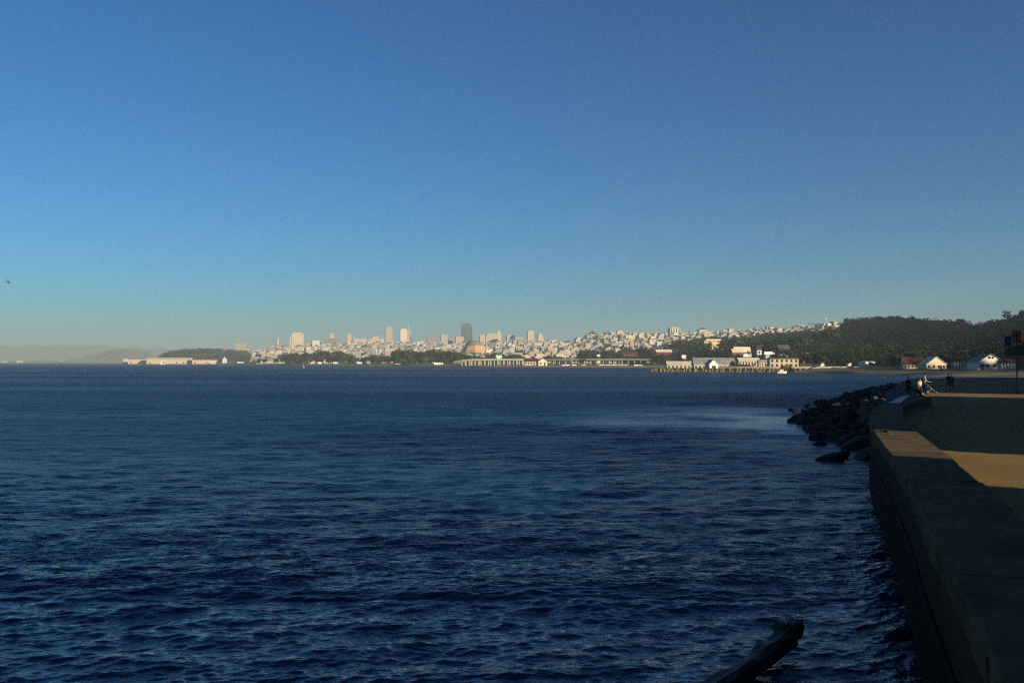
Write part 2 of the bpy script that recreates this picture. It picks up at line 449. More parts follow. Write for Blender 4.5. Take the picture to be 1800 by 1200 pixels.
def land():
    pxs = [206,210,213,216] + list(range(222, 2100, 8)) + list(range(2100, 3400, 40)) + list(range(3400, 6001, 130))
    sub = [3, 3, 6, 12, 14, 4, 3]
    V = []; Fc = []; rows = None
    for px in pxs:
        c = ctrl(px); ds = []
        for (d0, z0), (d1, z1), k in zip(c, c[1:], sub):
            ds += [d0 + (d1-d0)*i/k for i in range(k)]
        ds.append(c[-1][0]); rows = len(ds)
        for d in ds: V.append(((px-900)/F*d, d, ground_z(px, d)))
    for i in range(len(pxs)-1):
        for j in range(rows-1):
            a = i*rows+j; Fc.append((a, a+rows, a+rows+1, a+1))
    mb = MB(); mb.v = V; mb.f = Fc; mb.m = [0]*len(Fc); mb.c = [None]*len(Fc)
    struct('terrain', mb.mesh('terrain', land_material(), True))
land()

# ------------------------------------------------------------------ distant hills and island
def ridge(name, pts, d, depth, mat, base=-1.0, rough=1.0):
    """A long hill with a real back slope: (px, picture height) points give its crest at distance d."""
    V = []; Fc = []; prof = [(-.5, 0), (-.36, .25), (-.2, .62), (-.08, .92), (0, 1), (.1, .9), (.3, .5), (.5, 0)]
    xs = np.linspace(pts[0][0], pts[-1][0], 140)
    ys = np.interp(xs, [p[0] for p in pts], [p[1] for p in pts])
    for i, (px, py) in enumerate(zip(xs, ys)):
        h = max(0.0, hz(py, d)); h *= 1 + .05*rough*math.sin(i*.9) + .04*rough*math.sin(i*2.3+1)
        for f, k in prof:
            Y = d + f*depth; X = (px-900)/F*d
            V.append((X, Y + .1*depth*math.sin(i*.5)*abs(f), base + (h-base)*k*(1 + .06*math.sin(i*1.1+f*9))))
    n = len(prof)
    for i in range(len(xs)-1):
        for j in range(n-1):
            a = i*n+j; Fc.append((a, a+n, a+n+1, a+1))
    mb = MB(); mb.v = V; mb.f = Fc; mb.m = [0]*len(Fc); mb.c = [None]*len(Fc)
    return struct(name, mb.mesh(name, mat, True))
M['hill_far'] = surf('far_hill', (.10,.10,.07), (.06,.065,.05), .002, .95)
M['hill_island'] = surf('island_hill', (.055,.06,.035), (.10,.095,.06), .008, .95)
ridge('far_hills', [(-500,616),(-250,611),(-60,610),(40,609),(110,607),(190,608),(260,612),(340,617),(430,624),(520,630),(600,635)], 11300, 2600, M['hill_far'])
ridge('island_hill', [(120,637),(140,631),(165,624),(190,618),(205,615),(222,614),(240,616),(262,623),(280,632),(300,637)], 6600, 900, M['hill_island'])
ridge('island_flat', [(-400,635.2),(0,634.8),(60,634.4),(120,634.6),(200,635),(300,636)], 6500, 500, M['hill_island'], rough=.3)
# ------------------------------------------------------------------ near shore: seawall, promenade, rocks
CAP_Z, PROM_Z = 2.6, 2.0
EDGE = [(-2.6,-9),(-1.2,-4),(.7,0),(2.35,4),(3.87,7.87),(4.75,10.4),(6.15,14.6),(7.9,19.7),(9.75,25.4),(12.6,34.5),(15.3,42.4),(19.4,53),(23.6,61.8),(27.4,68.5)]
def smooth_line(P, n=6):
    out = []
    P = [Vector((p[0], p[1], 0)) for p in P]
    for i in range(len(P)-1):
        a = P[max(i-1,0)]; b = P[i]; c = P[i+1]; d = P[min(i+2,len(P)-1)]
        for k in range(n):
            t = k/n
            out.append(.5*((2*b)+(c-a)*t+(2*a-5*b+4*c-d)*t*t+(3*b-a-3*c+d)*t**3))
    out.append(P[-1]); return out
LINE = smooth_line(EDGE, 8)
def normals(L_):
    N_ = []
    for i in range(len(L_)):
        d = (L_[min(i+1,len(L_)-1)] - L_[max(i-1,0)]).normalized(); N_.append(Vector((d.y, -d.x, 0)))   # towards the land
    return N_
NRM = normals(LINE)

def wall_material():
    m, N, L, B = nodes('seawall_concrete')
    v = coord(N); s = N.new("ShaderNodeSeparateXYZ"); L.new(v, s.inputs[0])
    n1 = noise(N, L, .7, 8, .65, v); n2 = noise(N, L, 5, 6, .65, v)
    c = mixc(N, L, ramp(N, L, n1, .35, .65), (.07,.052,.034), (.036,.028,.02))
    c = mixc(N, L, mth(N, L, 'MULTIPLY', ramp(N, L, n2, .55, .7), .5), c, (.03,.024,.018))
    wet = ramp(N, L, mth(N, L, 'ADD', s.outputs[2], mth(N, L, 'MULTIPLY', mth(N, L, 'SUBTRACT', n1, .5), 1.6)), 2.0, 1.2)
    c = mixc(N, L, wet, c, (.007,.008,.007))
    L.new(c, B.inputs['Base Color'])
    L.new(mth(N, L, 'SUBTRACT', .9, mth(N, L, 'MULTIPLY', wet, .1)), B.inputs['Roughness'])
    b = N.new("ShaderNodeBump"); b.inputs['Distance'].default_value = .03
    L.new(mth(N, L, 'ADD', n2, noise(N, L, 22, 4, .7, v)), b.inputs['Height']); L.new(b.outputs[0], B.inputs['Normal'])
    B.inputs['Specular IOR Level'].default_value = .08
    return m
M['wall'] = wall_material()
M['cap'] = surf('wall_cap', (.14,.098,.052), (.06,.044,.026), 1.3, .95, .02, 14, .1)
def paving_material():
    m, N, L, B = nodes('promenade_paving')
    v = coord(N)
    n1 = noise(N, L, .25, 7, .6, v); n2 = noise(N, L, 9, 5, .7, v); n3 = noise(N, L, 2.2, 3, .5, v)
    c = mixc(N, L, ramp(N, L, n1, .35, .65), (.235,.147,.044), (.175,.11,.034))
    c = mixc(N, L, ramp(N, L, n2, .62, .74), c, (.10,.065,.03))
    c = mixc(N, L, mth(N, L, 'MULTIPLY', ramp(N, L, n3, .6, .7), .35), c, (.29,.175,.058))
    L.new(c, B.inputs['Base Color']); B.inputs['Roughness'].default_value = .92; B.inputs['Specular IOR Level'].default_value = .15
    b = N.new("ShaderNodeBump"); b.inputs['Distance'].default_value = .02
    L.new(n2, b.inputs['Height']); L.new(b.outputs[0], B.inputs['Normal'])
    return m
M['paving'] = paving_material()
M['dirt'] = surf('ground_dirt', (.10,.085,.05), (.06,.055,.035), .5, .95, .05, 3)
M['grass'] = surf('ground_grass', (.05,.07,.02), (.08,.085,.03), .8, .95, .06, 12)

rj_ = random.Random(8)
def sweep(prof, L_, N_, closed_ends=True, wear=0.0):
    """Sweep a cross-section (offset towards the land, height) along the shore line."""
    mb = MB(); n = len(prof)
    for p, nn in zip(L_, N_):
        for o, z in prof:
            o += rj_.uniform(-wear, wear); mb.v.append((p.x + nn.x*o, p.y + nn.y*o, z + rj_.uniform(-wear, wear)*.5))
    for i in range(len(L_)-1):
        for k in range(n-1):
            a = i*n+k; mb.f.append([a, a+1, a+n+1, a+n]); mb.m.append(0); mb.c.append(None)
    if closed_ends:
        mb.f.append(list(range(n))); mb.m.append(0); mb.c.append(None)
        e = (len(L_)-1)*n; mb.f.append([e+k for k in range(n-1, -1, -1)]); mb.m.append(0); mb.c.append(None)
    return mb
# the seawall: a battered face with a ledge, and a cap cast in bays
wall_t = thing('seawall', 'long dark concrete seawall curving along the promenade above the water', 'seawall', (0,0,0))
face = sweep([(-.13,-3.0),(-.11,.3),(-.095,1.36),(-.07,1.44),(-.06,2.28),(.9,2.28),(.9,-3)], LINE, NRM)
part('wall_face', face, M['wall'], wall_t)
bays = []
i0 = 0
cuts = [0, 12, 22, 33, 42, 48, 52, 57, 63, 68, 74, 80, 86, 92, len(LINE)-1]
for q, (a, b) in enumerate(zip(cuts, cuts[1:])):
    seg = LINE[a:b+1]; nn = NRM[a:b+1]
    d0 = (seg[1]-seg[0]).normalized()*.004; d1 = (seg[-1]-seg[-2]).normalized()*.004
    seg = [seg[0]+d0] + seg[1:-1] + [seg[-1]-d1]
    w_ = 1.35 + [0,.02,-.03,.05,-.02,0,.03,-.04,.02,0,0,0,0,0][q]
    zt = CAP_Z + [0,.0,.03,0,.015,-.01,.0,.012,0,.01,0,0,0,0][q]
    cap = sweep([(-.09,2.283),(-.09,zt-.04),(-.05,zt),(w_-.05,zt),(w_,zt-.05),(w_,1.6),(.904,1.6),(.904,2.283)], seg, nn, wear=.016)
    part('cap_slab', cap, M['cap'], wall_t)
M['rail'] = surf('rusty_pipe', (.013,.013,.012), (.008,.008,.007), 2, .9, spec=.1)
# pipe along the ledge
rail = MB(); rail.tube([tuple(p + nn*-.1 + Vector((0,0,1.5))) for p, nn in list(zip(LINE, NRM))[18:76]], [.03]*58, 8)
part('ledge_pipe', rail, M['rail'], wall_t, True)

# promenade paving and the ground it lies on
inner = [p + n*1.37 for p, n in zip(LINE, NRM)]
CREST = [(27.4,68.5),(33,82),(40,100),(49,125),(59,150),(66,168),(72,181)]
crest = smooth_line(CREST, 4)
pv_ = MB()
left = [(p.x, p.y) for p in inner] + [(p.x+1.0, p.y) for p in crest[1:]]
rightx = lambda y: max(.505*y + 1.2, 22) + (0 if y < 90 else .0)
b0 = len(pv_.v)
rs_ = random.Random(5)
K = 14
for (x, y) in left:
    for k in range(K+1):
        t = k/K; xr = max(rightx(y), x + 3)
        pv_.v.append((x+(xr-x)*t, y, PROM_Z + (0.0 if k in (0, K) else rs_.uniform(-.012,.012))))
for i in range(len(left)-1):
    for k in range(K):
        a = i*(K+1)+k; pv_.f.append([a, a+1, a+K+2, a+K+1]); pv_.m.append(0); pv_.c.append(None)
struct('promenade', pv_.mesh('promenade', M['paving'], True))
gr = MB()
P_ = [(x+.5, y) for x, y in left]
far = [(90,196),(112,215),(150,226),(190,250),(260,262),(420,200),(420,-220),(-30,-220),(-9,-40),(-1.4,-9.5)]
gpts = P_ + far
gr.prism(gpts, -3.5, PROM_Z-.06, top=0)
struct('shore_ground', gr.mesh('shore_ground', M['dirt']))
gg = MB()
GL = [(max(rightx(y), x+3)-.0, y) for x, y in left if y > -8]
n_ = len(GL)
for (x, y) in GL:
    for k in range(9): gg.v.append((x + k*7.0*(1 + .0*y), y, PROM_Z+.02 + (0 if k == 0 else .08*math.sin(k*1.7+y*.3)+.08)))
for i in range(n_-1):
    for k in range(8):
        a = i*9+k; gg.f.append([a, a+1, a+10, a+9]); gg.m.append(0); gg.c.append(None)
struct('grass_verge', gg.mesh('grass_verge', M['grass'], True))

# far end of the wall cap: sky sheen put into a separate paler slab
SL = [on(1561,708,2.66), on(1582,697.5,2.66), on(1600,693.5,2.66), on(1592,700,2.66), on(1583,708,2.66)]
M['slab'] = surf('cap_sheen_tone', (.15,.155,.15), (.11,.11,.108), 1.5, .4, spec=.3)
s_o = link('cap_sheen_slab', MB().prism([(p.x, p.y) for p in SL], 1.95, 2.66).mesh('cap_sheen_slab', M['slab']))
tag(s_o, 'smooth pale concrete slab lying at the far end of the seawall beside the rocks', 'slab')

# riprap bank and its boulders
def rock_mesh(name, seed, mat):
    r = random.Random(seed); bm = bmesh.new(); bmesh.ops.create_icosphere(bm, subdivisions=2, radius=1)
    planes = [(Vector((r.gauss(0,1), r.gauss(0,1), r.gauss(0,1))).normalized(), r.uniform(.62,.9)) for _ in range(11)]
    for v in bm.verts:
        p = v.co.copy()
        for n, d in planes:
            e = p.dot(n) - d
            if e > 0: p -= n*e
        p *= 1 + .05*math.sin(p.x*5+seed)*math.cos(p.y*4+p.z*6)
        v.co = Vector((p.x*r.uniform(1.0,1.02)*1.15, p.y*.95, p.z*.75))
    me = bpy.data.meshes.new(name); bm.to_mesh(me); bm.free()
    for p in me.polygons: p.use_smooth = False
    me.materials.append(mat); return me
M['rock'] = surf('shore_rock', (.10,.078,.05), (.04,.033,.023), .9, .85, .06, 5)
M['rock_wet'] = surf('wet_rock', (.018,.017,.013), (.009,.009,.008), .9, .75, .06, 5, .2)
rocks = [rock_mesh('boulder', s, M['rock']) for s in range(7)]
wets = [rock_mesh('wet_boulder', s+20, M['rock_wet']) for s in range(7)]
def boulder(x, y, z, r, label, group=None, wet=False, name='boulder', sq=None):
    o = link(name, rnd.choice(wets if wet else rocks), loc=(x, y, z))
    o.rotation_euler = (rnd.uniform(-.5,.5), rnd.uniform(-.5,.5), rnd.uniform(0,6.28))
    k = sq or (rnd.uniform(.85,1.3), rnd.uniform(.8,1.1), rnd.uniform(.75,1.15))
    o.scale = (r*k[0], r*k[1], r*k[2]); return tag(o, label, 'boulder', group)
WATERL = [(20.6,57),(20.2,65),(22.6,78),(25.4,89),(30.5,104),(39,125),(50,148),(60,168),(72,189)]
CR = [(21.5,56),(22.6,61),(26.5,72),(31,84),(37.5,100),(47,125),(57,150),(64.5,168),(75,186)]
wl = smooth_line(WATERL, 6); cl = smooth_line(CR, 6)
bank = MB(); nb = 9
for i, (a, b) in enumerate(zip(wl, cl)):
    for k in range(nb):
        t = k/(nb-1); q = a + (b-a)*(t*1.9-.25)
        bank.v.append((q.x+rnd.uniform(-.3,.3), q.y+rnd.uniform(-.3,.3), -1.1 + 2.9*min(1, t*1.1) + rnd.uniform(-.15,.15) - (.5 if k == nb-1 else 0)))
for i in range(len(wl)-1):
    for k in range(nb-1):
        c = i*nb+k; bank.f.append([c, c+1, c+nb+1, c+nb]); bank.m.append(0); bank.c.append(None)
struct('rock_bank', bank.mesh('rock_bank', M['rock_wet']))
LAB_DARK = 'dark grey boulder piled on the shaded slope of the riprap'
LAB_TAN = 'tan boulder along the dry top edge of the riprap beside the promenade'
LAB_WET = 'black wet boulder at the waterline of the riprap'
GRP = 'boulders of the shore riprap'
cnt = 0
for i in range(285):
    t = (i + rnd.random())/285; t = t**1.25
    f = t*(len(wl)-1.01); j = int(f); a = wl[j].lerp(wl[j+1], f-j); b = cl[j].lerp(cl[j+1], f-j)
    s = rnd.random(); p = a.lerp(b, s*1.12-.08)
    r = rnd.uniform(.3,.72)*(1.15 if s < .3 else .9)
    z = -.25 + (2.0 - .55*t)*max(0, s) + rnd.uniform(-.1,.25)
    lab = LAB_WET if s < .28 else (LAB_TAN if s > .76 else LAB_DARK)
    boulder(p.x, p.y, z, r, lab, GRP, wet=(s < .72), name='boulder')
# boulders standing apart in the water: each has its own place
for px, py, r, lab in [
    (1440,779,.62,'small pointed dark rock alone in the water left of the big boulders'),
    (1500,786,1.35,'big dark hump of rock in the water at the foot of the riprap'),
    (1524,804,1.25,'rounded dark boulder in the water nearest the seawall foot'),
    (1472,798,.65,'low flat dark rock awash in front of the big hump'),
    (1455,806,.75,'long low dark rock just breaking the water, lowest of the loose rocks'),
    (1412,738,1.1,'outermost dark rock at the left tip of the riprap'),
    (1440,760,.9,'dark wet rock awash below the tip of the riprap'),
    (1592,1106,.42,'small black rock awash under the seawall ledge')]:
    p = on(px, py, .1); boulder(p.x, p.y, -.05, r, lab, None, True, sq=(1.15,.9,.72))
# sunlit stones on the cap
for px, py, r in [(1559,759,.12),(1564,764,.09),(1553,757.5,.08)]:
    p = on(px, py, 2.62)
    boulder(p.x, p.y, 2.63, r, 'small pale stone lying on the edge of the sunlit seawall cap', 'stones on the seawall cap', name='stone')

# weathered beam sticking out of the water
M['beam'] = surf('wet_timber', (.04,.045,.033), (.022,.025,.019), 2.5, .55, .05, 9, .4)
M['beam_dark'] = surf('dark_wet_timber', (.012,.012,.01), None, 3, .6, .04, 9)  # darker timber tone for the broken stub
A_, B_ = on(1205,1218,.5), on(1392,1082,.6)
d_ = (B_-A_); ln = d_.length; bt = thing('timber_log', 'weathered dark timber log jutting diagonally out of the dark water', 'log', A_, math.atan2(d_.y, d_.x))
def rough_bar(L0, L1, w0, w1, h, seed, zt=0):
    r = random.Random(seed); mb = MB(); n = 14; prof = [(-.5,-.9),(-.5,-.12),(-.42,0),(.36,.0),(.5,-.14),(.5,-.9)]; k = len(prof)
    for i in range(n+1):
        t = i/n; x = L0+(L1-L0)*t; w_ = w0+(w1-w0)*t
        for a, b in prof:
            mb.v.append((x + r.uniform(-.03,.03), a*w_ + r.uniform(-.015,.015), zt + b*h + r.uniform(-.015,.015)))
    for i in range(n):
        for q in range(k):
            a = i*k+q; b = i*k+(q+1) % k
            mb.f.append([a, a+k, b+k, b]); mb.m.append(0); mb.c.append(None)
    mb.f.append(list(range(k))); mb.f.append([n*k+q for q in range(k-1,-1,-1)]); mb.m += [0,0]; mb.c += [None,None]
    return mb
def log(x0, x1, r0, r1, z0, z1, seed, n=16, k=12):
    r = random.Random(seed); mb = MB()
    for i in range(n+1):
        t = i/n; x = x0+(x1-x0)*t; rr_ = r0+(r1-r0)*t + r.uniform(-.025,.025); zz = z0+(z1-z0)*t + r.uniform(-.02,.02); yy = .05*math.sin(t*5+seed)
        for q in range(k):
            a = 2*math.pi*q/k; e = rr_*(1 + r.uniform(-.1,.1))*(1.18 if abs(math.sin(2*a)) > .8 else .95)
            mb.v.append((x + (r.uniform(-.16,.16) if i == n else 0), yy + e*math.cos(a)*.8, zz + e*math.sin(a)))
    for i in range(n):
        for q in range(k): a = i*k+q; b = i*k+(q+1) % k; mb.f.append([a,b,b+k,a+k])
    mb.f += [list(range(k-1,-1,-1)), [n*k+q for q in range(k)]]; mb.m = [0]*len(mb.f); mb.c = [None]*len(mb.f); return mb
part('timber', log(-2.5, ln-.3, .215, .17, -.24, -.22, 1), M['beam'], bt)
part('split_end', log(ln-.45, ln+.12, .15, .13, -.12, -.12, 2, 6), M['beam'], bt)
part('broken_stub', log(ln+.05, ln+.62, .12, .03, -.2, -.14, 3, 5), M['beam_dark'], bt)

# ------------------------------------------------------------------ things on the promenade
bp = on(1772, 687, 2.02)
bn = thing('picnic_bench', 'pale grey picnic bench on the grass edge beside the banner pole', 'bench', (bp.x, bp.y, 2.03), R(-20))
M['bench'] = surf('bench_grey', (.16,.18,.19), (.12,.135,.14), 3, .5)
mb = MB()
for k in range(3): mb.box(-.62,.62, -.20+k*.14,-.08+k*.14, .43,.47)
part('seat', mb, M['bench'], bn)
mb = MB()
for k in range(3): mb.box(-.62,.62, .27+k*.03,.30+k*.03, .56+k*.13,.66+k*.13)
part('backrest', mb, M['bench'], bn)
for x in (-.5,.5):
    part('leg', MB().box(x-.04,x+.04,-.2,.24,.0,.06).box(x-.035,x+.035,-.18,-.1,.063,.427).box(x-.035,x+.035,.22,.262,.063,.92), M['bench'], bn)

pp = on(1788, 692, 2.02)
pl = thing('banner_pole', 'dark pole hung with orange, blue and green banners at the promenade edge', 'pole', (pp.x, pp.y, 2.0))
part('pole', MB().lathe([(.11,0),(.11,.3),(.065,.34),(.055,5.98),(.03,6.04)], 12), M['darkmetal'], pl, True)
def cloth(x0, x1, z0, z1, zl=None, th=.02, amp=.05, seed=0):
    mb = MB(); nx, nz = 10, 8
    for side in (0, 1):
        for i in range(nx+1):
            for k in range(nz+1):
                t, u = i/nx, k/nz
                top = z1 + ((zl or 0))*t; bot = z0
                mb.v.append((x0+(x1-x0)*t, side*th + amp*math.sin(t*5+seed)*(1-u*.3), bot+(top-bot)*u))
    S = (nx+1)*(nz+1)
    for i in range(nx):
        for k in range(nz):
            a = i*(nz+1)+k
            mb.f.append([a, a+nz+1, a+nz+2, a+1]); mb.f.append([S+a, S+a+1, S+a+nz+2, S+a+nz+1]); mb.m += [0,0]; mb.c += [None,None]
    rim = [i*(nz+1) for i in range(nx+1)] + [nx*(nz+1)+k for k in range(1,nz+1)] + [i*(nz+1)+nz for i in range(nx-1,-1,-1)] + [k for k in range(nz-1,0,-1)]
    for a, b in zip(rim, rim[1:]+rim[:1]): mb.f.append([a, S+a, S+b, b]); mb.m.append(0); mb.c.append(None)
    return mb
s_ = pp.y/F
part('banner', cloth(-8*s_, 8*s_, 4.78, 5.86, seed=1), M['orange'], pl, True, 'orange banner')
part('banner', cloth(-21*s_, -9*s_, 4.45, 5.35, seed=2), M['blue'], pl, True, 'dark blue banner')
part('banner', cloth(-20*s_, 16*s_, 3.62, 4.25, .5, seed=3, amp=.09), M['green'], pl, True, 'green banner with a slanting top')
arm = MB()
for z, a, b in ((5.9,-8,8),(5.39,-21,0),(4.34,-20,16)): arm.tube([(a*s_,.03,z),(b*s_,.03,z)], [.018,.018], 6)
part('crossbar', arm, M['darkmetal'], pl)

# ------------------------------------------------------------------ people
M['skin'] = surf('skin', (.45,.28,.2), (.38,.23,.16), 6, .55)
M['hair'] = surf('dark_hair', (.025,.018,.012), None, 30, .6)
M['shoe'] = surf('shoe_white', (.6,.6,.58), None, 8, .6)
M['shoe_dark'] = surf('shoe_dark', (.03,.03,.03), None, 8, .6)
def clothmat(n, c): return surf(n, c, tuple(x*.75 for x in c), 7, .85)
M['c_white'] = clothmat('white_cotton', (.42,.42,.4)); M['c_black'] = clothmat('black_cotton', (.022,.022,.026))
M['c_navy'] = clothmat('navy_cotton', (.02,.028,.055)); M['c_brown'] = clothmat('brown_cotton', (.07,.035,.025)); M['c_denim'] = clothmat('denim', (.04,.055,.09))
def skin_obj(name, chains, mat, parent, sub=1):
    """One continuous skinned surface grown from joint chains: chains = [[(key, point, radius), ...], ...]; equal keys join."""
    idx = {}; vs_ = []; rr = []; ed = []
    for ch in chains:
        prev = None
        for key, p, r in ch:
            if key not in idx: idx[key] = len(vs_); vs_.append(p); rr.append(r)
            if prev is not None: ed.append((idx[prev], idx[key]))
            prev = key
    me = bpy.data.meshes.new(name); me.from_pydata(vs_, ed, []); me.materials.append(mat)
    o = link(name, me, parent)
    mo = o.modifiers.new('skin', 'SKIN'); mo.use_smooth_shade = True
    lay = me.skin_vertices[0].data
    for i, r in enumerate(rr): lay[i].radius = r if isinstance(r, tuple) else (r, r)
    lay[0].use_root = True
    if sub: s = o.modifiers.new('sub', 'SUBSURF'); s.levels = sub; s.render_levels = sub
    return o
def person(label, loc, rz, top, legs, shoes, stride=.18, armswing=.15, lean=0.0, reach=False, h=1.72, long_sleeve=False):
    k = h/1.72; V3 = lambda x, y, z: Vector((x*k, y*k - lean*max(0, z-.9), z*k))
    J = {'pelvis': V3(0,0,.95), 'waist': V3(0,.01,1.1), 'chest': V3(0,0,1.3), 'neck': V3(0,.005,1.475), 'head': V3(0,-.015,1.585), 'crown': V3(0,-.01,1.665), 'nose': V3(0,-.098,1.575)}
    for s, n in ((-1,'l'), (1,'r')):
        st = stride*s
        J['hip'+n] = V3(.095*s,0,.91); J['knee'+n] = V3(.1*s,-.06-st*.6,.5); J['ankle'+n] = V3(.1*s,.02-st*1.1,.085+.04*(st > .1)); J['toe'+n] = V3(.11*s,-.14-st*1.1,.035+.02*(st > .1))
        J['sho'+n] = V3(.185*s,0,1.40)
        if reach: J['elb'+n] = V3(.22*s,-.16,1.13); J['wri'+n] = V3(.19*s,-.40,1.08); J['hand'+n] = V3(.18*s,-.47,1.075)
        else:
            w_ = -armswing*s; J['elb'+n] = V3(.235*s,.03-w_*.4,1.12); J['wri'+n] = V3(.25*s,-.05-w_,.87); J['hand'+n] = V3(.25*s,-.075-w_*1.15,.80)
    body = [[('pelvis',J['pelvis'],(.125,.1)),('waist',J['waist'],(.12,.09)),('chest',J['chest'],(.14,.1)),('neck',J['neck'],.052),('head',J['head'],(.075,.088)),('crown',J['crown'],(.068,.078))],
            [('head',J['head'],.08),('nose',J['nose'],.014)]]
    for n in 'lr':
        body.append([('chest',J['chest'],.1),('sho'+n,J['sho'+n],.058),('elb'+n,J['elb'+n],.042),('wri'+n,J['wri'+n],.028),('hand'+n,J['hand'+n],(.04,.02))])
        dirn = (J['hand'+n]-J['wri'+n]).normalized(); sx = 1 if n == 'r' else -1
        for f, (off, l) in enumerate(((-.03,.062),(-.01,.075),(.01,.07),(.03,.055))):
            a = J['hand'+n] + dirn*.03 + Vector((0, off, 0)); b = a + dirn*l*.5 + Vector((-sx*.008,0,0)); c = a + dirn*l + Vector((-sx*.025,0,0))
            body.append([('hand'+n,J['hand'+n],.04), (n+'a%d' % f, a, .010), (n+'b%d' % f, b, .009), (n+'c%d' % f, c, .008)])
        th = J['wri'+n] + dirn*.035 + Vector((-sx*.01,-.035,0)); body.append([('hand'+n,J['hand'+n],.04), (n+'t1', th, .011), (n+'t2', th+dirn*.035+Vector((-sx*.012,-.012,0)), .009)])
        body.append([('pelvis',J['pelvis'],.12),('hip'+n,J['hip'+n],.085),('knee'+n,J['knee'+n],.055),('ankle'+n,J['ankle'+n],.036),('toe'+n,J['toe'+n],.034)])
    o = skin_obj('person', body, M['skin'], None); o.location = loc; o.rotation_euler = (0,0,rz); tag(o, label, 'person')
    g = 1.16
    sh = [[('waist',J['pelvis']-Vector((0,0,.05)),(.148,.12)),('w2',J['waist'],(.14,.108)),('chest',J['chest'],(.158,.118)),('nk',J['neck']-Vector((0,0,.035)),.068)]]
    for n in 'lr':
        e = [('chest',J['chest'],.12),('sho'+n,J['sho'+n],.072),('elb'+n,J['elb'+n] if long_sleeve else J['sho'+n].lerp(J['elb'+n],.75),.056)]
        if long_sleeve: e.append(('wri'+n,J['wri'+n]+ (J['elb'+n]-J['wri'+n])*.08,.038))
        sh.append(e)
    skin_obj('shirt', sh, top, o)
    tr = [[('p0',J['waist'],(.132,.102)),('p1',J['pelvis']-Vector((0,0,.03)),(.14,.115))]]
    for n in 'lr': tr.append([('p1',J['pelvis'],.14),('hip'+n,J['hip'+n]-Vector((0,0,.04)),.098),('knee'+n,J['knee'+n],.07),('an'+n,J['ankle'+n]+Vector((0,0,.02)),.056)])
    skin_obj('trousers', tr, legs, o)
    for n in 'lr':
        skin_obj('shoe', [[('a',J['ankle'+n]-Vector((0,-.03,.03)),.05),('m',J['ankle'+n].lerp(J['toe'+n],.5)-Vector((0,0,.012)),.047),('t',J['toe'+n],.04)]], shoes, o)
    skin_obj('hair', [[('a',J['head']+Vector((0,.045,.0)),(.07,.06)),('b',J['crown']+Vector((0,.02,.028)),(.072,.075)),('c',J['crown']+Vector((0,-.045,.04)),(.05,.035))]], M['hair'], o)
    return o
p = on(1597, 696.5, 2.0); person('person in dark clothes standing by the pale slab at the seawall end', (p.x,p.y,2.0), R(200), M['c_black'], M['c_black'], M['shoe_dark'], .06, .05, h=1.78, long_sleeve=True)
p = on(1617, 695, 2.0); person('person in a white top and dark trousers, left one of the walking pair', (p.x,p.y,2.0), R(10), M['c_white'], M['c_black'], M['shoe_dark'], .2, .2, h=1.5)
p = on(1625, 692.5, 2.0); person('person in a white and brown top pushing the stroller on the promenade', (p.x,p.y,2.0), R(75), M['c_white'], M['c_navy'], M['shoe'], .2, .1, .05, True, h=1.82)
p = on(1667, 683.5, 2.0); person('person in black walking further up the promenade beside one in a brown jacket', (p.x,p.y,2.0), R(185), M['c_black'], M['c_navy'], M['shoe_dark'], .16, .14, h=1.7, long_sleeve=True)
p = on(1673, 684, 2.0); person('person in a brown jacket walking beside the one in black further up the promenade', (p.x,p.y,2.0), R(178), M['c_brown'], M['c_denim'], M['shoe_dark'], .14, .1, h=1.64, long_sleeve=True)
# stroller
p = on(1636, 692.8, 2.0); sq = thing('stroller', 'dark three-wheeled stroller with white hubs pushed along the promenade', 'stroller', (p.x, p.y, 2.0), R(-15))
def wheel(r, w_): 
    mb = MB(); mb.lathe([(r*.82,-w_/2),(r,-w_*.3),(r,w_*.3),(r*.82,w_/2)], 18); return mb
def put_wheel(x, y, r):
    a = MB(); a.add(wheel(r,.05), Matrix.Translation((x,y,r)) @ Matrix.Rotation(R(90),4,'X'))
    o = part('wheel', a, M['rubber'], sq, True)
    b = MB(); b.add(wheel(r*.7,.065), Matrix.Translation((x,y,r)) @ Matrix.Rotation(R(90),4,'X')); part('hub', b, M['bench'], o, True)
put_wheel(-.3,-.28,.2); put_wheel(-.3,.28,.2); put_wheel(.5,0,.15)
mb = MB()
for y in (-.22,.22):
    mb.tube([(.5,y*.3,.17),(.1,y,.5),(-.45,y,1.05),(-.56,y,1.08)], [.014]*4, 6); mb.tube([(-.3,y,.2),(.1,y,.5)], [.014]*2, 6)
mb.tube([(-.56,-.22,1.08),(-.56,.22,1.08)], [.016]*2, 6); part('stroller_frame', mb, M['metal'], sq, True)
part('seat', MB().prism([(-.3,-.2),(.3,-.2),(.3,.2),(-.3,.2)], .38, .46).box(-.34,-.26,-.2,.2,.4,.9), M['c_navy'], sq)
hd = MB(); n = 8
for i in range(n+1):
    a = R(20+110*i/n)
    for y in (-.22,.22): hd.v.append((-.05+.36*math.cos(a)*-1+.1, y, .72+.3*math.sin(a)))
    for y in (-.21,.21): hd.v.append((-.05+.33*math.cos(a)*-1+.1, y, .72+.27*math.sin(a)))
for i in range(n):
    a = i*4; hd.f += [[a,a+4,a+5,a+1],[a+2,a+3,a+7,a+6],[a,a+2,a+6,a+4],[a+1,a+5,a+7,a+3]]; hd.m += [0]*4; hd.c += [None]*4
hd.f += [[0,1,3,2],[n*4,n*4+2,n*4+3,n*4+1]]; hd.m += [0,0]; hd.c += [None,None]
part('canopy', hd, M['c_black'], sq)

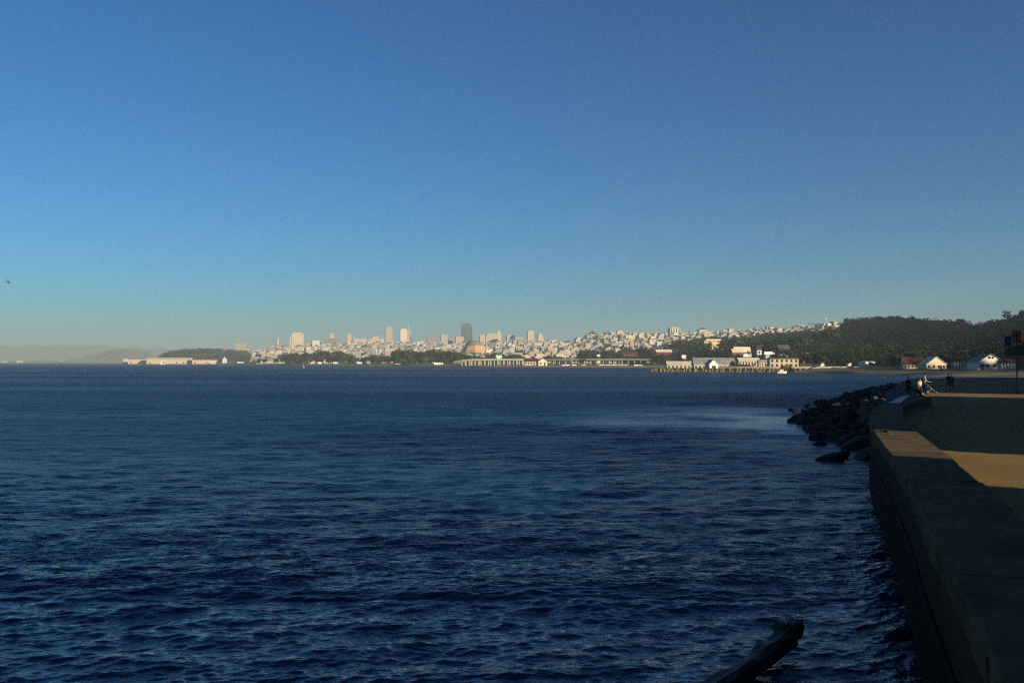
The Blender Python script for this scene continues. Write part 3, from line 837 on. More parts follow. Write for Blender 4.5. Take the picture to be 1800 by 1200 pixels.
# ------------------------------------------------------------------ unseen gabled blocks, added to throw the long shadows and hide western sky
UN = Vector((-SUN_AZ_S.y, SUN_AZ_S.x, 0))
def storehouse(u0, u1, t0, t1, h, label, roof_h=2.2):
    c = UN*((u0+u1)/2) + SUN_AZ_S*((t0+t1)/2)
    ang = math.atan2(UN.y, UN.x)
    w_, dp = u1-u0, t1-t0
    t = thing('storehouse', label, 'storehouse', (c.x, c.y, PROM_Z-.1), ang)
    wl_ = MB().gable_wall(-w_/2, w_/2, -dp/2, dp/2, 0, h, h+roof_h, axis='x')
    part('wall', wl_, M['paleshed'], t)
    part('roof', MB().gable(-w_/2, w_/2, -dp/2, dp/2, h-.12, h+roof_h, 'x', over=.12, t=.16), M['roof_grey'], t)
    k = max(2, int(w_/6))
    for i in range(k):
        x = -w_/2 + (i+.5)*w_/k
        wi = part('window', MB().box(x-.9,x+.9,dp/2-.03,dp/2+.02,2.2,4.0), M['window'], t)
        part('window_frame', MB().box(x-1.0,x-.903,dp/2+.003,dp/2+.05,2.1,4.1).box(x+.903,x+1.0,dp/2+.003,dp/2+.05,2.1,4.1).box(x-.9,x+.9,dp/2+.003,dp/2+.05,4.003,4.1).box(x-.9,x+.9,dp/2+.003,dp/2+.05,2.1,2.197), M['white'], wi)
    return t
storehouse(-70, 26, 24, 40, 14, 'long pale storehouse behind the viewer beside the promenade', 2.0)
storehouse(35.3, 91, 18, 34, 14, 'pale gabled storehouse across the promenade from the sunlit strip', 2.0)
storehouse(101, 118.8, -2, 10, 11, 'narrow pale storehouse at the head of the promenade', 2.0)
storehouse(119, 215, -8, 8, 13.5, 'long pale storehouse standing past the grass verge', 2.0)

# ------------------------------------------------------------------ trees
def crown_mesh(name, seed, mat, n=420, shape='round'):
    """Leaf clumps spread through a lobed volume about 1 wide and 1 high, base at z = 0."""
    r = random.Random(seed); lobes = []
    if shape == 'round':
        for i in range(9): lobes.append((Vector((r.gauss(0,.2), r.gauss(0,.2), r.uniform(.35,.78))), r.uniform(.17,.29)))
        lobes.append((Vector((0,0,.55)), .3))
    elif shape == 'tall':
        for i in range(9):
            z = r.uniform(.2,.88); lobes.append((Vector((r.gauss(0,.09), r.gauss(0,.09), z)), .24*(1.12-z)))
    else:   # flat topped
        for i in range(9): lobes.append((Vector((r.gauss(0,.28), r.gauss(0,.28), r.uniform(.55,.8))), r.uniform(.14,.22)))
    mb = MB()
    for i in range(n):
        c, rad = r.choice(lobes)
        d = Vector((r.gauss(0,1), r.gauss(0,1), r.gauss(0,1))).normalized(); p = c + d*rad*r.uniform(.55,1.08)
        p.z = max(p.z, .1)
        s = r.uniform(.03,.065); a = Vector((r.gauss(0,1), r.gauss(0,1), r.gauss(0,.7))).normalized(); b = a.cross(d)
        if b.length < .1: continue
        b.normalize(); e = (d*.7 + Vector((r.gauss(0,.5), r.gauss(0,.5), .4))).normalized(); f = e.cross(b)
        k = len(mb.v)
        mb.v += [tuple(p - b*s - f*s*.6), tuple(p + b*s - f*s*.6), tuple(p + b*s*.6 + f*s), tuple(p - b*s*.7 + f*s*.9)]
        mb.f.append([k,k+1,k+2,k+3]); mb.m.append(0); mb.c.append(None)
    return mb
def trunk_mb(seed, shape):
    r = random.Random(seed); mb = MB(); top = .75 if shape == 'tall' else .6
    mb.tube([(0,0,-.06),(r.uniform(-.01,.01),0,.2),(r.uniform(-.02,.02),r.uniform(-.02,.02),top)], [.035,.026,.01], 6)
    for k in range(4):
        a = k*1.57+r.random(); z = r.uniform(.22,.4); mb.tube([(0,0,z),(math.cos(a)*.12,math.sin(a)*.12,z+.13),(math.cos(a)*.2,math.sin(a)*.2,z+.28)], [.014,.009,.004], 5)
    return mb
TREES = {}
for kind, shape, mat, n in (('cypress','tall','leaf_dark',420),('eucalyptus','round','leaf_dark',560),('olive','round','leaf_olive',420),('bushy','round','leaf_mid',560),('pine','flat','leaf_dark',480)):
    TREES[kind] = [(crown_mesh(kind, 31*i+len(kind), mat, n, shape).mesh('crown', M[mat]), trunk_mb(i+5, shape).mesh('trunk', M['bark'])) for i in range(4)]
WORD = {'cypress':'cypress_tree','eucalyptus':'eucalyptus_tree','olive':'olive_tree','bushy':'broadleaf_tree','pine':'pine_tree'}
def tree(kind, px, d, h, label, group=None, wide=1.0, z=None):
    v = rnd.randrange(4); p = place(px, d, .3)
    t = thing(WORD[kind], label, 'tree', p, rnd.uniform(0,6.28), group)
    t.scale = (h*wide*rnd.uniform(.9,1.15), h*wide*rnd.uniform(.9,1.15), h)
    link('crown', TREES[kind][v][0], t); link('trunk', TREES[kind][v][1], t); return t
def belt(px0, px1, d, top, n, kinds, label, group, wide=1.0, jd=60, jy=0):
    for i in range(n):
        px = px0 + (i+.5+rnd.uniform(-.35,.35))*(px1-px0)/n; dd = d + rnd.uniform(-jd, jd)
        y = np.interp(px, [a for a, b in top], [b for a, b in top]) + rnd.uniform(-1.0-jy,2.2+jy)
        h = max(3.0, hz(y, dd) - ground_z(px, dd)); tree(rnd.choice(kinds), px, dd, h*1.03, label, group, wide)
D2 = ('eucalyptus','eucalyptus','bushy','pine'); D4 = ('eucalyptus','pine','cypress','eucalyptus'); D3 = ('eucalyptus','bushy','olive')
belt(284, 432, 2860, [(284,625),(300,617),(320,614),(345,612.5),(390,613),(405,618),(432,626)], 34, ('eucalyptus','pine','eucalyptus'), 'dark tree crowning the wooded headland behind the long pier sheds', 'trees on the wooded headland', 1.15, 50)
belt(290, 436, 2700, [(290,627),(320,620),(390,621),(436,629)], 26, ('eucalyptus','bushy'), 'dark tree on the lower slope of the wooded headland', 'trees on the wooded headland', 1.15, 40)
belt(446, 505, 1780, [(446,630),(480,627),(505,624)], 8, D3, 'small dull green tree by the shore left of the tree belt', 'trees left of the shore belt', 1.0)
belt(500, 628, 1600, [(500,621),(520,617),(540,619),(560,615),(580,617),(605,615.5),(620,622),(628,628)], 18, D2, 'dark green tree in the shore belt left of the gap', 'trees of the left shore belt', 1.1)
belt(636, 692, 1500, [(636,627),(655,622),(675,623),(692,628)], 9, D2, 'dark green tree in the small clump between the two shore belts', 'trees of the middle clump', 1.1)
belt(692, 812, 1380, [(692,620),(712,613),(722,615),(745,616),(757,613),(790,617),(812,619)], 22, D2, 'dark green tree in the dense belt left of the orange dome', 'trees of the belt beside the dome', 1.15)
belt(700, 800, 1250, [(700,630),(760,625),(800,628)], 12, D3, 'lower olive green tree at the front of the dense belt', 'front trees of the belt beside the dome', 1.2, 40)
belt(806, 862, 1240, [(806,621.5),(820,622),(832,623),(845,626),(862,630)], 9, D2, 'dark tree in front of the orange dome behind the arcaded causeway', 'trees in front of the dome', 1.1, 40)
belt(862, 925, 1290, [(862,620),(868,618),(885,624),(905,619),(925,626)], 11, D2, 'dark tree behind the arcaded causeway right of the dome', 'trees behind the causeway', 1.0, 40)
belt(958, 988, 1300, [(958,623),(988,625)], 5, D2, 'dark tree right of the cream gabled boathouse', 'trees beside the boathouse', 1.0, 40)
belt(1018, 1052, 1350, [(1018,618),(1030,613),(1045,613),(1052,620)], 7, D2, 'round dark tree in the clump left of the mint sign', 'trees left of the mint sign', 1.1, 40)
belt(1054, 1096, 1300, [(1054,618),(1065,612),(1080,614),(1096,618)], 8, D2, 'dark tree right of the mint sign before the orange building', 'trees right of the mint sign', 1.1, 40)
belt(1088, 1108, 1500, [(1088,607),(1108,607)], 3, ('cypress','eucalyptus'), 'tall dark tree rising behind the orange brick building', 'trees behind the orange building', 1.0, 30)
belt(1116, 1156, 1250, [(1116,614),(1130,608),(1145,612),(1156,620)], 8, D2, 'dark tree between the orange building and the red and white building', 'trees between the two red buildings', 1.1, 40)
belt(1158, 1229, 1150, [(1158,618),(1175,608),(1195,601),(1210,599),(1225,600),(1238,608)], 17, D2, 'dark tree on the slope left of the cream palace block', 'trees left of the palace block', 1.15, 60)
belt(1228, 1282, 1050, [(1228,612),(1245,611),(1260,615),(1282,606)], 10, D2, 'dark tree below the cream palace block', 'trees below the palace block', 1.1, 40)
belt(1278, 1345, 1000, [(1278,598),(1290,591),(1300,596),(1315,603),(1330,598),(1345,594)], 15, D2, 'dark tree on the slope right of the cream palace block', 'trees right of the palace block', 1.15, 60)
belt(1345, 1478, 920, [(1345,594),(1380,592),(1420,588),(1450,580),(1478,573)], 30, D4, 'dark tree on the wooded slope under the hilltop houses', 'trees under the hilltop houses', 1.15, 80)
belt(1360, 1600, 640, [(1360,618),(1420,616),(1480,612),(1540,606),(1600,604)], 30, D4, 'dark tree at the foot of the wooded slope behind the viaduct', 'trees behind the viaduct', 1.1, 40)
belt(1438, 1452, 560, [(1438,617),(1452,619)], 2, ('eucalyptus','bushy'), 'dark tree standing in front of the viaduct between its two visible spans', 'trees in front of the viaduct', .9, 10)
belt(1478, 1716, 1020, [(1478,569),(1500,559),(1530,557),(1560,555),(1600,556),(1620,560),(1640,565),(1660,562),(1690,561),(1705,566),(1716,573)], 40, D4, 'dark tree on the skyline of the wooded ridge', 'trees on the skyline of the wooded ridge', 1.3, 60, 2.2)
belt(1728, 1930, 720, [(1728,574),(1738,566),(1750,563),(1765,559),(1775,557),(1785,550),(1795,546),(1810,541),(1930,512)], 22, ('eucalyptus','pine','cypress'), 'tall dark tree on the high bluff at the right edge', 'trees on the right bluff', 1.2, 30, 2.5)
belt(1290, 1297, 545, [(1290,630),(1297,631)], 1, ('bushy',), 'lone dark bushy tree between the two tan shore sheds', None, 1.0, 5)
belt(1372, 1398, 470, [(1372,638),(1385,637),(1398,638)], 3, ('cypress','olive'), 'small dark tree against the wall of the tan windowed shed', 'small trees by the windowed shed', .9, 3)
belt(1600, 1790, 470, [(1600,612),(1640,612),(1700,610),(1760,606),(1790,600)], 20, D4, 'dark tree right behind the shore sheds under the wooded ridge', 'trees behind the shore sheds', 1.1, 25)

# wooded slopes that read as one mass
def woods(name, px0, px1, fd, n, hmin, hmax, kinds, seed=1, cond=None):
    r = random.Random(seed); mb = MB(); src = {k: [crown_mesh(k, 77*i+3, M['leaf_dark'], 120, {'cypress':'tall','pine':'flat'}.get(k,'round')) for i in range(3)] for k in kinds}
    V = []; Fq = []; c = 0
    while c < n:
        px = r.uniform(px0, px1); lo, hi = fd(px)
        if hi <= lo: continue
        d = r.uniform(lo, hi)
        if cond and not cond(px, d): continue
        s = r.choice(src[r.choice(kinds)]); h = r.uniform(hmin, hmax); w_ = h*r.uniform(1.0,1.4)
        p = place(px, d, .1*h + .5); a = r.uniform(0, 6.28); ca, sa = math.cos(a)*w_, math.sin(a)*w_
        arr = np.array(s.v); q = np.stack([arr[:,0]*ca-arr[:,1]*sa+p.x, arr[:,0]*sa+arr[:,1]*ca+p.y, arr[:,2]*h+p.z], -1)
        V.append(q); Fq.append(np.array(s.f)+sum(len(x) for x in V[:-1]) if False else (np.array(s.f), len(q))); c += 1
    off = 0; FF = []
    for f, k in Fq: FF.append(f+off); off += k
    V = np.concatenate(V); FF = np.concatenate(FF)
    me = bpy.data.meshes.new(name); me.vertices.add(len(V)); me.vertices.foreach_set('co', V.astype(np.float32).ravel())
    me.loops.add(FF.size); me.loops.foreach_set('vertex_index', FF.astype(np.int32).ravel())
    me.polygons.add(len(FF)); me.polygons.foreach_set('loop_start', np.arange(0, FF.size, 4, dtype=np.int32))
    me.update(calc_edges=True); return me
def lerp_ctrl(px, i, f=0): c = ctrl(px); return c[i][0] + f*(c[i+1][0]-c[i][0])
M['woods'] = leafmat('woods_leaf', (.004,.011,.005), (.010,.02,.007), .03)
def wood_stuff(name, *a, **k):
    me = woods(name, *a, **k); me.materials.append(M['woods']); struct(name, me, 'stuff')
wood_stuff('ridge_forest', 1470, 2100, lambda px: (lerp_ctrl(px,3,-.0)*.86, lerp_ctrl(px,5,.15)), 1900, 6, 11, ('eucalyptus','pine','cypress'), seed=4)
wood_stuff('unseen_bluff_forest', 2100, 5900, lambda px: (lerp_ctrl(px,3), lerp_ctrl(px,5,.2)), 330, 9, 16, ('eucalyptus','pine'), seed=5)  # unseen trees that add to the shadow height of the bluff
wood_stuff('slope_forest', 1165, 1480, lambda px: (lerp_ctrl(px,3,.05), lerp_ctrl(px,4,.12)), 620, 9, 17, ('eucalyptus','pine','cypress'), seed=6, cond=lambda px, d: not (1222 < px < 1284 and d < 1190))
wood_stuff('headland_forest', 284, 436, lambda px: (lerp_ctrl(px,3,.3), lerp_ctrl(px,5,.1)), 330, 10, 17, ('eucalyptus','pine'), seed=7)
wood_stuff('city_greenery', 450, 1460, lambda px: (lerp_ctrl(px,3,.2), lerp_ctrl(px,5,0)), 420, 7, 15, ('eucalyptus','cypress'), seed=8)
M['scrub'] = leafmat('scrub_leaf', (.07,.075,.028), (.14,.125,.05), .05)
me = woods('shore_scrub', 690, 1600, lambda px: (lerp_ctrl(px,2,.05), lerp_ctrl(px,2,.45)), 700, 1.2, 3.2, ('eucalyptus',), seed=9, cond=lambda px, d: px < 1440); me.materials.append(M['scrub']); struct('shore_scrub', me, 'stuff')

belt(812, 926, 1110, [(812,634.5),(926,634.5)], 26, ('bushy','olive'), 'low dark bush growing behind the piers of the causeway', 'bushes under the causeway', 1.6, 10)

belt(1090, 1122, 1105, [(1090,625),(1105,623),(1122,626)], 5, D2, 'small dark tree hiding the foot of the orange brick building', 'trees before the orange building', 1.2, 15)
belt(1150, 1183, 1040, [(1150,622),(1165,619.5),(1183,623)], 5, D2, 'small dark tree hiding the foot of the long red building', 'trees before the long red building', 1.2, 10)
belt(1364, 1392, 740, [(1364,614),(1378,611.5),(1392,613)], 5, D4, 'dark tree half hiding the dark red brick house', 'trees before the red brick house', 1.2, 15)
belt(1283, 1342, 700, [(1283,622),(1300,620),(1320,624),(1342,622)], 7, D4, 'dark tree between the tan shed and the houses above it', 'trees above the tan shed', 1.1, 20)
# ------------------------------------------------------------------ buildings
def box_on(px0, px1, ytop, ybot, d, ratio=.8, rz=12, under=None):
    """Ground frame of a building seen between px0 and px1: centre, width, depth, base and height."""
    W = (px1-px0)/F*d; a = R(abs(rz)); w_ = W/(math.cos(a)+ratio*math.sin(a)); dp = w_*ratio
    c = at((px0+px1)/2, ybot, d); z0 = min(c.z, ground_z((px0+px1)/2, d) if under is None else under) - 1.5
    return Vector((c.x, d, z0)), w_, dp, hz(ytop, d) - z0
HC = .80
def mul(c, k): return tuple(min(.9, x*k) for x in c)
def body(name, mb, mat, t, colr):
    o = part(name, mb, mat, t); o.color = tuple(x*HC*q for x, q in zip(colr, (1,.95,.93))) + (1,); return o
def block(name, px0, px1, ytop, ybot, d, colr, label, cat='building', rz=12, ratio=.8, pent=None, roof='roof_grey', mat='tower', bands=0, step=None, group=None, cap=.6):
    c, w_, dp, h = box_on(px0, px1, ytop, ybot, d, ratio, rz)
    t = thing(name, label, cat, c, R(rz), group); x, y = w_/2, dp/2
    ph = 0
    if pent: ph = pent[1]*h
    hb = h - ph - cap
    body('wall', MB().box(-x, x, -y, y, 0, hb), M[mat], t, colr)
    part('roof', MB().box(-x-.25, x+.25, -y-.25, y+.25, hb+.003, hb+cap), M[roof], t)
    if pent:
        k = pent[0]; body('penthouse', MB().box(-x*k, x*k, -y*k, y*k, hb+cap+.003, h), M['plain'], t, mul(colr, .9))
    if bands:
        for i in range(bands):
            xx = -x + (i+.5)*w_/bands; ww = w_/bands*.2
            part('window_strip', MB().box(xx-ww, xx+ww, -y-.12, -y-.003, 2, hb-1.5), M['window'], t)
    if step:   # a lower wing: (side, width share, height share)
        sx, sw, sh = step; x0 = x+.003 if sx > 0 else -x-.003-w_*sw
        body('wing', MB().box(x0, x0+w_*sw, -y*.9, y*.9, 0, h*sh), M[mat], t, mul(colr, 1.0))
        part('wing_roof', MB().box(x0+.1, x0+w_*sw-.1, -y*.88, y*.88, h*sh+.003, h*sh+.5), M[roof], t)
    return t
TANC, PINK, CREAM, GREY, WHITE = (.56,.48,.37), (.58,.47,.41), (.66,.57,.43), (.42,.41,.41), (.72,.67,.58)
block('apartment_block', 413, 434, 603, 622, 2980, (.42,.38,.28), 'boxy drab tan block rising over the right end of the wooded headland', pent=(.8,.06), step=(1,.3,.5))
t = thing('monument_tower', 'thin pale fluted column tower on a low wooded hill', 'tower', place(487.5, 3420, 1), 0)
k = 3420/F; z0 = ground_z(487.5, 3420)-1
hh = hz(594, 3420) - z0
part('shaft', MB().lathe([(2.6*k,0),(2.3*k,hh*.08),(2.1*k,hh*.8)], 16), M['concrete'], t, True)
part('crown', MB().lathe([(2.35*k,hh*.803),(2.35*k,hh*.93),(1.9*k,hh*.94),(1.9*k,hh)], 16), M['concrete'], t)
block('apartment_tower', 511, 535, 584.5, 612, 3500, CREAM, 'widest pale cream tower of the left skyline with a lower step on its left', pent=(.75,.08), step=(-1,.14,.72))
block('apartment_block', 547, 562, 598, 614, 3100, WHITE, 'bright pale block with a flat top left of the dark slate roofed block', rz=20)
block('slate_block', 569, 603, 594.5, 606, 3250, (.2,.22,.22), 'low wide dark slate block on the left hill between two pale towers', pent=(.6,.15), mat='plain', ratio=.5)
block('apartment_tower', 579, 587, 585, 600, 3420, TANC, 'stubby tan tower peeking up behind the dark slate block')
block('apartment_tower', 610, 618, 585.5, 606, 3420, TANC, 'narrow tan tower just right of the dark slate block')
block('apartment_block', 620, 645, 595, 612, 3150, PINK, 'broad pinkish block right of the narrow tan tower', ratio=.5)
block('apartment_block', 648, 672, 591, 610, 3250, PINK, 'pinkish slab with a small dark penthouse left of the brown tower', pent=(.45,.22), ratio=.5, step=(1,.15,.8))
block('apartment_tower', 676.5, 690.5, 574, 607, 3550, (.5,.41,.33), 'tall brownish tower with a darker top storey on the left skyline', pent=(.9,.08), roof='roof_dark')
block('apartment_tower', 702.5, 716, 577.5, 606, 3450, (.8,.74,.62), 'bright white tower standing left of the faint pyramid', pent=(.6,.04))
block('office_tower', 714, 722, 580, 605, 3700, (.46,.4,.36), 'slim dull tan tower touching the right side of the bright white tower')
t = thing('pyramid_tower', 'faint slender pale pyramid spire behind the bright white tower', 'tower', place(717, 5200, 2), R(20))
kk = 5200/F*.8; hp = hz(567, 5200) - t.location.z
part('shaft', MB().prism([(-5*kk,-5*kk),(5*kk,-5*kk),(5*kk,5*kk),(-5*kk,5*kk)], 0, hp*.8, scale=.26), M['concrete'], t)
part('spire', MB().prism([(-1.3*kk,-1.3*kk),(1.3*kk,-1.3*kk),(1.3*kk,1.3*kk),(-1.3*kk,1.3*kk)], hp*.8+.003, hp, scale=.12), M['concrete'], t)
part('shoulder', MB().box(-4.2*kk,-3.6*kk,-1*kk,1*kk,hp*.35,hp*.62), M['concrete'], t)
block('office_block', 720.5, 725, 590, 604, 3500, (.16,.17,.18), 'small dark grey block at the foot of the slim tan tower', mat='plain')
block('office_tower', 749.5, 764.5, 588.5, 607, 3500, (.26,.27,.30), 'squat slate blue tower in the gap left of the orange dome', ratio=.6, mat='tower')
block('office_tower', 774, 788, 588, 610, 3600, (.48,.46,.4), 'greyish tan tower between the slate tower and the dark skyscraper', step=(-1,.25,.5))
block('office_block', 787, 799, 595, 610, 3400, (.34,.34,.36), 'grey block left of the tan block beside the dark skyscraper')
block('office_block', 799, 816, 592, 610, 3350, (.55,.46,.38), 'pinkish tan block in front of the dark skyscraper', pent=(.9,.1))
# the dark skyscraper: bays cut in and out, corners chamfered near the top
c, w_, dp, h = box_on(810.5, 830.5, 568, 606, 3800, .55, 8)
t = thing('skyscraper', 'tallest tower of the skyline, a dark slate skyscraper with a notched top', 'skyscraper', c, R(8)); x, y = w_/2, dp/2
M['dark_tower'] = facade('dark_tower_wall', (.06,.068,.095), gx=3.0, gz=3.8, fx=.55, fz=.6, strength=.4)
def bays(w2, d2, n=5, cut=1.2):
    P = []
    for i in range(n):
        a, b = -w2+2*w2*i/n, -w2+2*w2*(i+1)/n
        P += [(a, -d2+cut*(i % 2)), (b, -d2+cut*(i % 2))]
    return P + [(w2, d2), (-w2, d2)]
part('shaft', MB().prism(bays(x, y), 0, h*.9), M['dark_tower'], t)
part('crown', MB().prism(bays(x*.72, y*.8), h*.9+.003, h*.985), M['dark_tower'], t)
part('roof_plant', MB().box(-x*.4, x*.45, -y*.4, y*.4, h*.985+.003, h), M['roof_dark'], t)
# dome of the rotunda
d = 2050; c = at(833.5, 626, d); k = d/F; zb = ground_z(833.5, d) - 1
t = thing('rotunda', 'big orange tan rotunda with a grey brown dome rising over the trees', 'rotunda', Vector((c.x, d, zb)), R(7.5))
Z = lambda yy: hz(yy, d) - zb
M['rotunda'] = surf('rotunda_ochre', (.45,.27,.14), (.35,.21,.11), .12, .85)
M['dome'] = surf('dome_tiles', (.20,.15,.11), (.15,.115,.085), .15, .8)
def octo(r): return [(r*math.cos(math.pi/4*i), r*math.sin(math.pi/4*i)) for i in range(8)]
part('drum', MB().prism(octo(22*k), 0, Z(616.5)), M['rotunda'], t)
part('cornice', MB().prism(octo(22.8*k), Z(616.5)+.003, Z(615)), M['rotunda'], t)
part('attic', MB().prism(octo(20.6*k), Z(615)+.003, Z(607.3), scale=.83), M['rotunda'], t)
part('dome', MB().lathe([(16.4*k, Z(607.3)+.003),(15.9*k,Z(606)),(13.9*k,Z(603.4)),(10.4*k,Z(600.6)),(6.5*k,Z(598.7)),(2.5*k,Z(597.9)),(.2*k,Z(597.7))], 32), M['dome'], t, True)
for i in range(8):
    a = math.pi/4*(i+.5); q = Vector((math.cos(a), math.sin(a), 0)); e = Vector((-q.y, q.x, 0)); rr_ = 22*k*math.cos(math.pi/8)
    o = MB(); n = 8; hw = 4.5*k; zs = Z(622)
    pts = [(-hw, .5), (hw, .5), (hw, zs)] + [(hw*math.cos(math.pi*j/n), zs+hw*math.sin(math.pi*j/n)*.6) for j in range(1, n)] + [(-hw, zs)]
    for off in (.0, .5):
        for u, z in pts: v = q*(rr_+.06+off) + e*u; o.v.append((v.x, v.y, z))
    m_ = len(pts); o.f = [list(range(m_, 2*m_))] + [[j, (j+1) % m_, m_+(j+1) % m_, m_+j] for j in range(m_)]; o.m = [0]*len(o.f); o.c = [None]*len(o.f)
    part('arch', o, M['roof_dark'], t)
block('exhibition_hall', 853, 864, 613, 624, 2000, WHITE, 'pale pinkish hall touching the right foot of the orange rotunda', mat='plain')
block('apartment_block', 842, 853, 588.5, 606, 3300, PINK, 'pinkish block right of the dark skyscraper', pent=(.8,.1))
block('apartment_block', 852, 876, 586.5, 606, 3350, (.5,.49,.4), 'wide greenish tan block with speckled windows left of the stepped tower', ratio=.5, pent=(.8,.12))
block('apartment_tower', 872, 881, 581, 604, 3550, CREAM, 'pale cream tower at the right end of the wide speckled block', pent=(.5,.12))
block('apartment_block', 889, 905, 589, 606, 3300, (.57,.49,.42), 'flat topped pinkish grey block midway between two cream towers')
block('apartment_block', 904, 920, 592, 606, 3200, (.42,.43,.41), 'lower grey block right of the flat topped pinkish block', ratio=.5)
block('apartment_tower', 925.5, 939, 580.5, 608, 3250, (.57,.52,.41), 'slender upright tan tower in the middle of the right half skyline', pent=(.7,.06))
t = block('apartment_tower', 944, 955.5, 590, 606, 3350, (.66,.52,.38), 'peach tower with a pointed crown right of the slender tan tower')
c, w_, dp, h = box_on(946.5, 953, 587, 606, 3350); part('spire', MB().prism([(-w_/2,-w_/2),(w_/2,-w_/2),(w_/2,w_/2),(-w_/2,w_/2)], hz(590,3350)-t.location.z+.003, hz(586,3350)-t.location.z, scale=.3), M['cream'], t)
block('row_building', 897, 922, 603.5, 609.5, 2850, (.42,.27,.22), 'long low brick brown building halfway up the city hill', ratio=.4, mat='house', step=(1,.3,.85))
block('apartment_block', 909, 922, 611.5, 620, 2300, (.66,.56,.36), 'small yellowish cream block low on the city hill', mat='house')
block('apartment_block', 922, 936, 602.5, 619, 2700, (.45,.44,.41), 'greyish block left of the pale peach block on the city hill', mat='house', bands=2)
block('apartment_block', 936.5, 951, 602, 617, 2650, (.68,.58,.49), 'pale peach block halfway up the city hill', mat='house')
block('apartment_block', 953, 971, 602, 619, 2750, (.56,.5,.44), 'wide dull pink block right of the pale peach block', mat='house', pent=(.6,.1))
block('apartment_block', 978, 992, 609, 617.5, 2500, (.68,.59,.36), 'cream yellow block with a flat roof right of the wide pink block', mat='house')
block('apartment_block', 964, 980, 596, 606, 3150, (.44,.43,.40), 'low grey block on the ridge left of the cream hilltop block', ratio=.5)
block('apartment_block', 985, 1004, 598.5, 606, 3100, (.40,.41,.37), 'grey green block along the ridge dip left of the cream hilltop block', ratio=.5)
block('apartment_block', 1012, 1028.5, 593, 608, 2950, (.7,.6,.48), 'clean cream block at the left end of the hilltop', mat='house')
block('mansion', 1029, 1051, 589, 602, 2950, (.52,.43,.38), 'mauve hilltop mansion under a peaked roof', mat='house', ratio=.6)
c, w_, dp, h = box_on(1033, 1050, 581.5, 602, 2950, .8, 12); t = thing('peaked_house', 'mauve house with a pyramid roof behind the hilltop mansion', 'house', c, R(12)); body('wall', MB().box(-w_/2,w_/2,-dp/2,dp/2,0,h*.72), M['house'], t, (.5,.42,.38)); part('roof', MB().hip(-w_/2,w_/2,-dp/2,dp/2,h*.72+.003,h,w_*.42), M['roof_red'], t)
block('hall', 1034, 1051, 597.5, 603, 2500, (.36,.40,.42), 'blue grey hall with a rounded look below the hilltop mansion', ratio=.5, mat='house')
block('row_building', 1060, 1086, 589, 599, 2700, (.58,.49,.42), 'long pinkish terrace below the hilltop right of the mansion', ratio=.4, mat='house')
block('apartment_block', 1082, 1096, 581, 592, 2800, (.6,.52,.42), 'cream gabled block at the top of the rounded hill', mat='house', pent=(.8,.25))
block('apartment_block', 1097, 1112.5, 589, 603, 2450, (.66,.56,.46), 'plain cream slab on the slope under the rounded hilltop', mat='house')
block('apartment_block', 1112, 1133, 591, 601, 2500, (.65,.55,.4), 'peach row with flat roof right of the plain cream slab', mat='house', ratio=.5)
block('apartment_block', 1136, 1154, 586, 598, 2600, (.55,.46,.4), 'pinkish block on the long shoulder right of the rounded hill', mat='house', ratio=.5, pent=(.5,.2))
block('apartment_block', 1158, 1173, 589.5, 600, 2550, (.58,.5,.43), 'low pinkish block just left of the striped tower', mat='house', ratio=.6)
block('striped_tower', 1174.5, 1195, 575, 596, 2550, (.66,.62,.53), 'pale tower with bold dark vertical window stripes on the right skyline', 'tower', bands=4, pent=(.45,.06), mat='plain', rz=8)
block('apartment_block', 1195.5, 1212, 584.5, 597, 2600, (.5,.43,.38), 'low brownish pink block right of the striped tower', ratio=.5)
block('apartment_block', 1211, 1221, 583, 596, 2550, (.6,.53,.44), 'small pale block between the striped tower and the dark roofed block')
t = block('hotel', 1226, 1243, 579, 594, 2450, (.62,.52,.41), 'tan block with a dark hipped roof on the right skyline', ratio=.7, mat='house')
c, w_, dp, h = box_on(1228, 1241, 576, 594, 2450, .7); part('hipped_roof', MB().hip(-w_/2,w_/2,-dp/2,dp/2,hz(579,2450)-t.location.z+.003,hz(576,2450)-t.location.z,w_*.3), M['roof_red'], t)
t = block('palace_block', 1231, 1276, 598.5, 619, 1130, (.72,.56,.32), 'big ochre palace block with a bright upper storey among the trees', mat='house', ratio=.5, step=(1,.1,.8))
c, w_, dp, h = box_on(1238, 1268, 596, 619, 1130, .3); part('upper_storey', MB().box(-w_/2,w_/2,-dp/2,dp/2,hz(598.5,1130)-t.location.z+.003,hz(596,1130)-t.location.z), M['cream'], t)
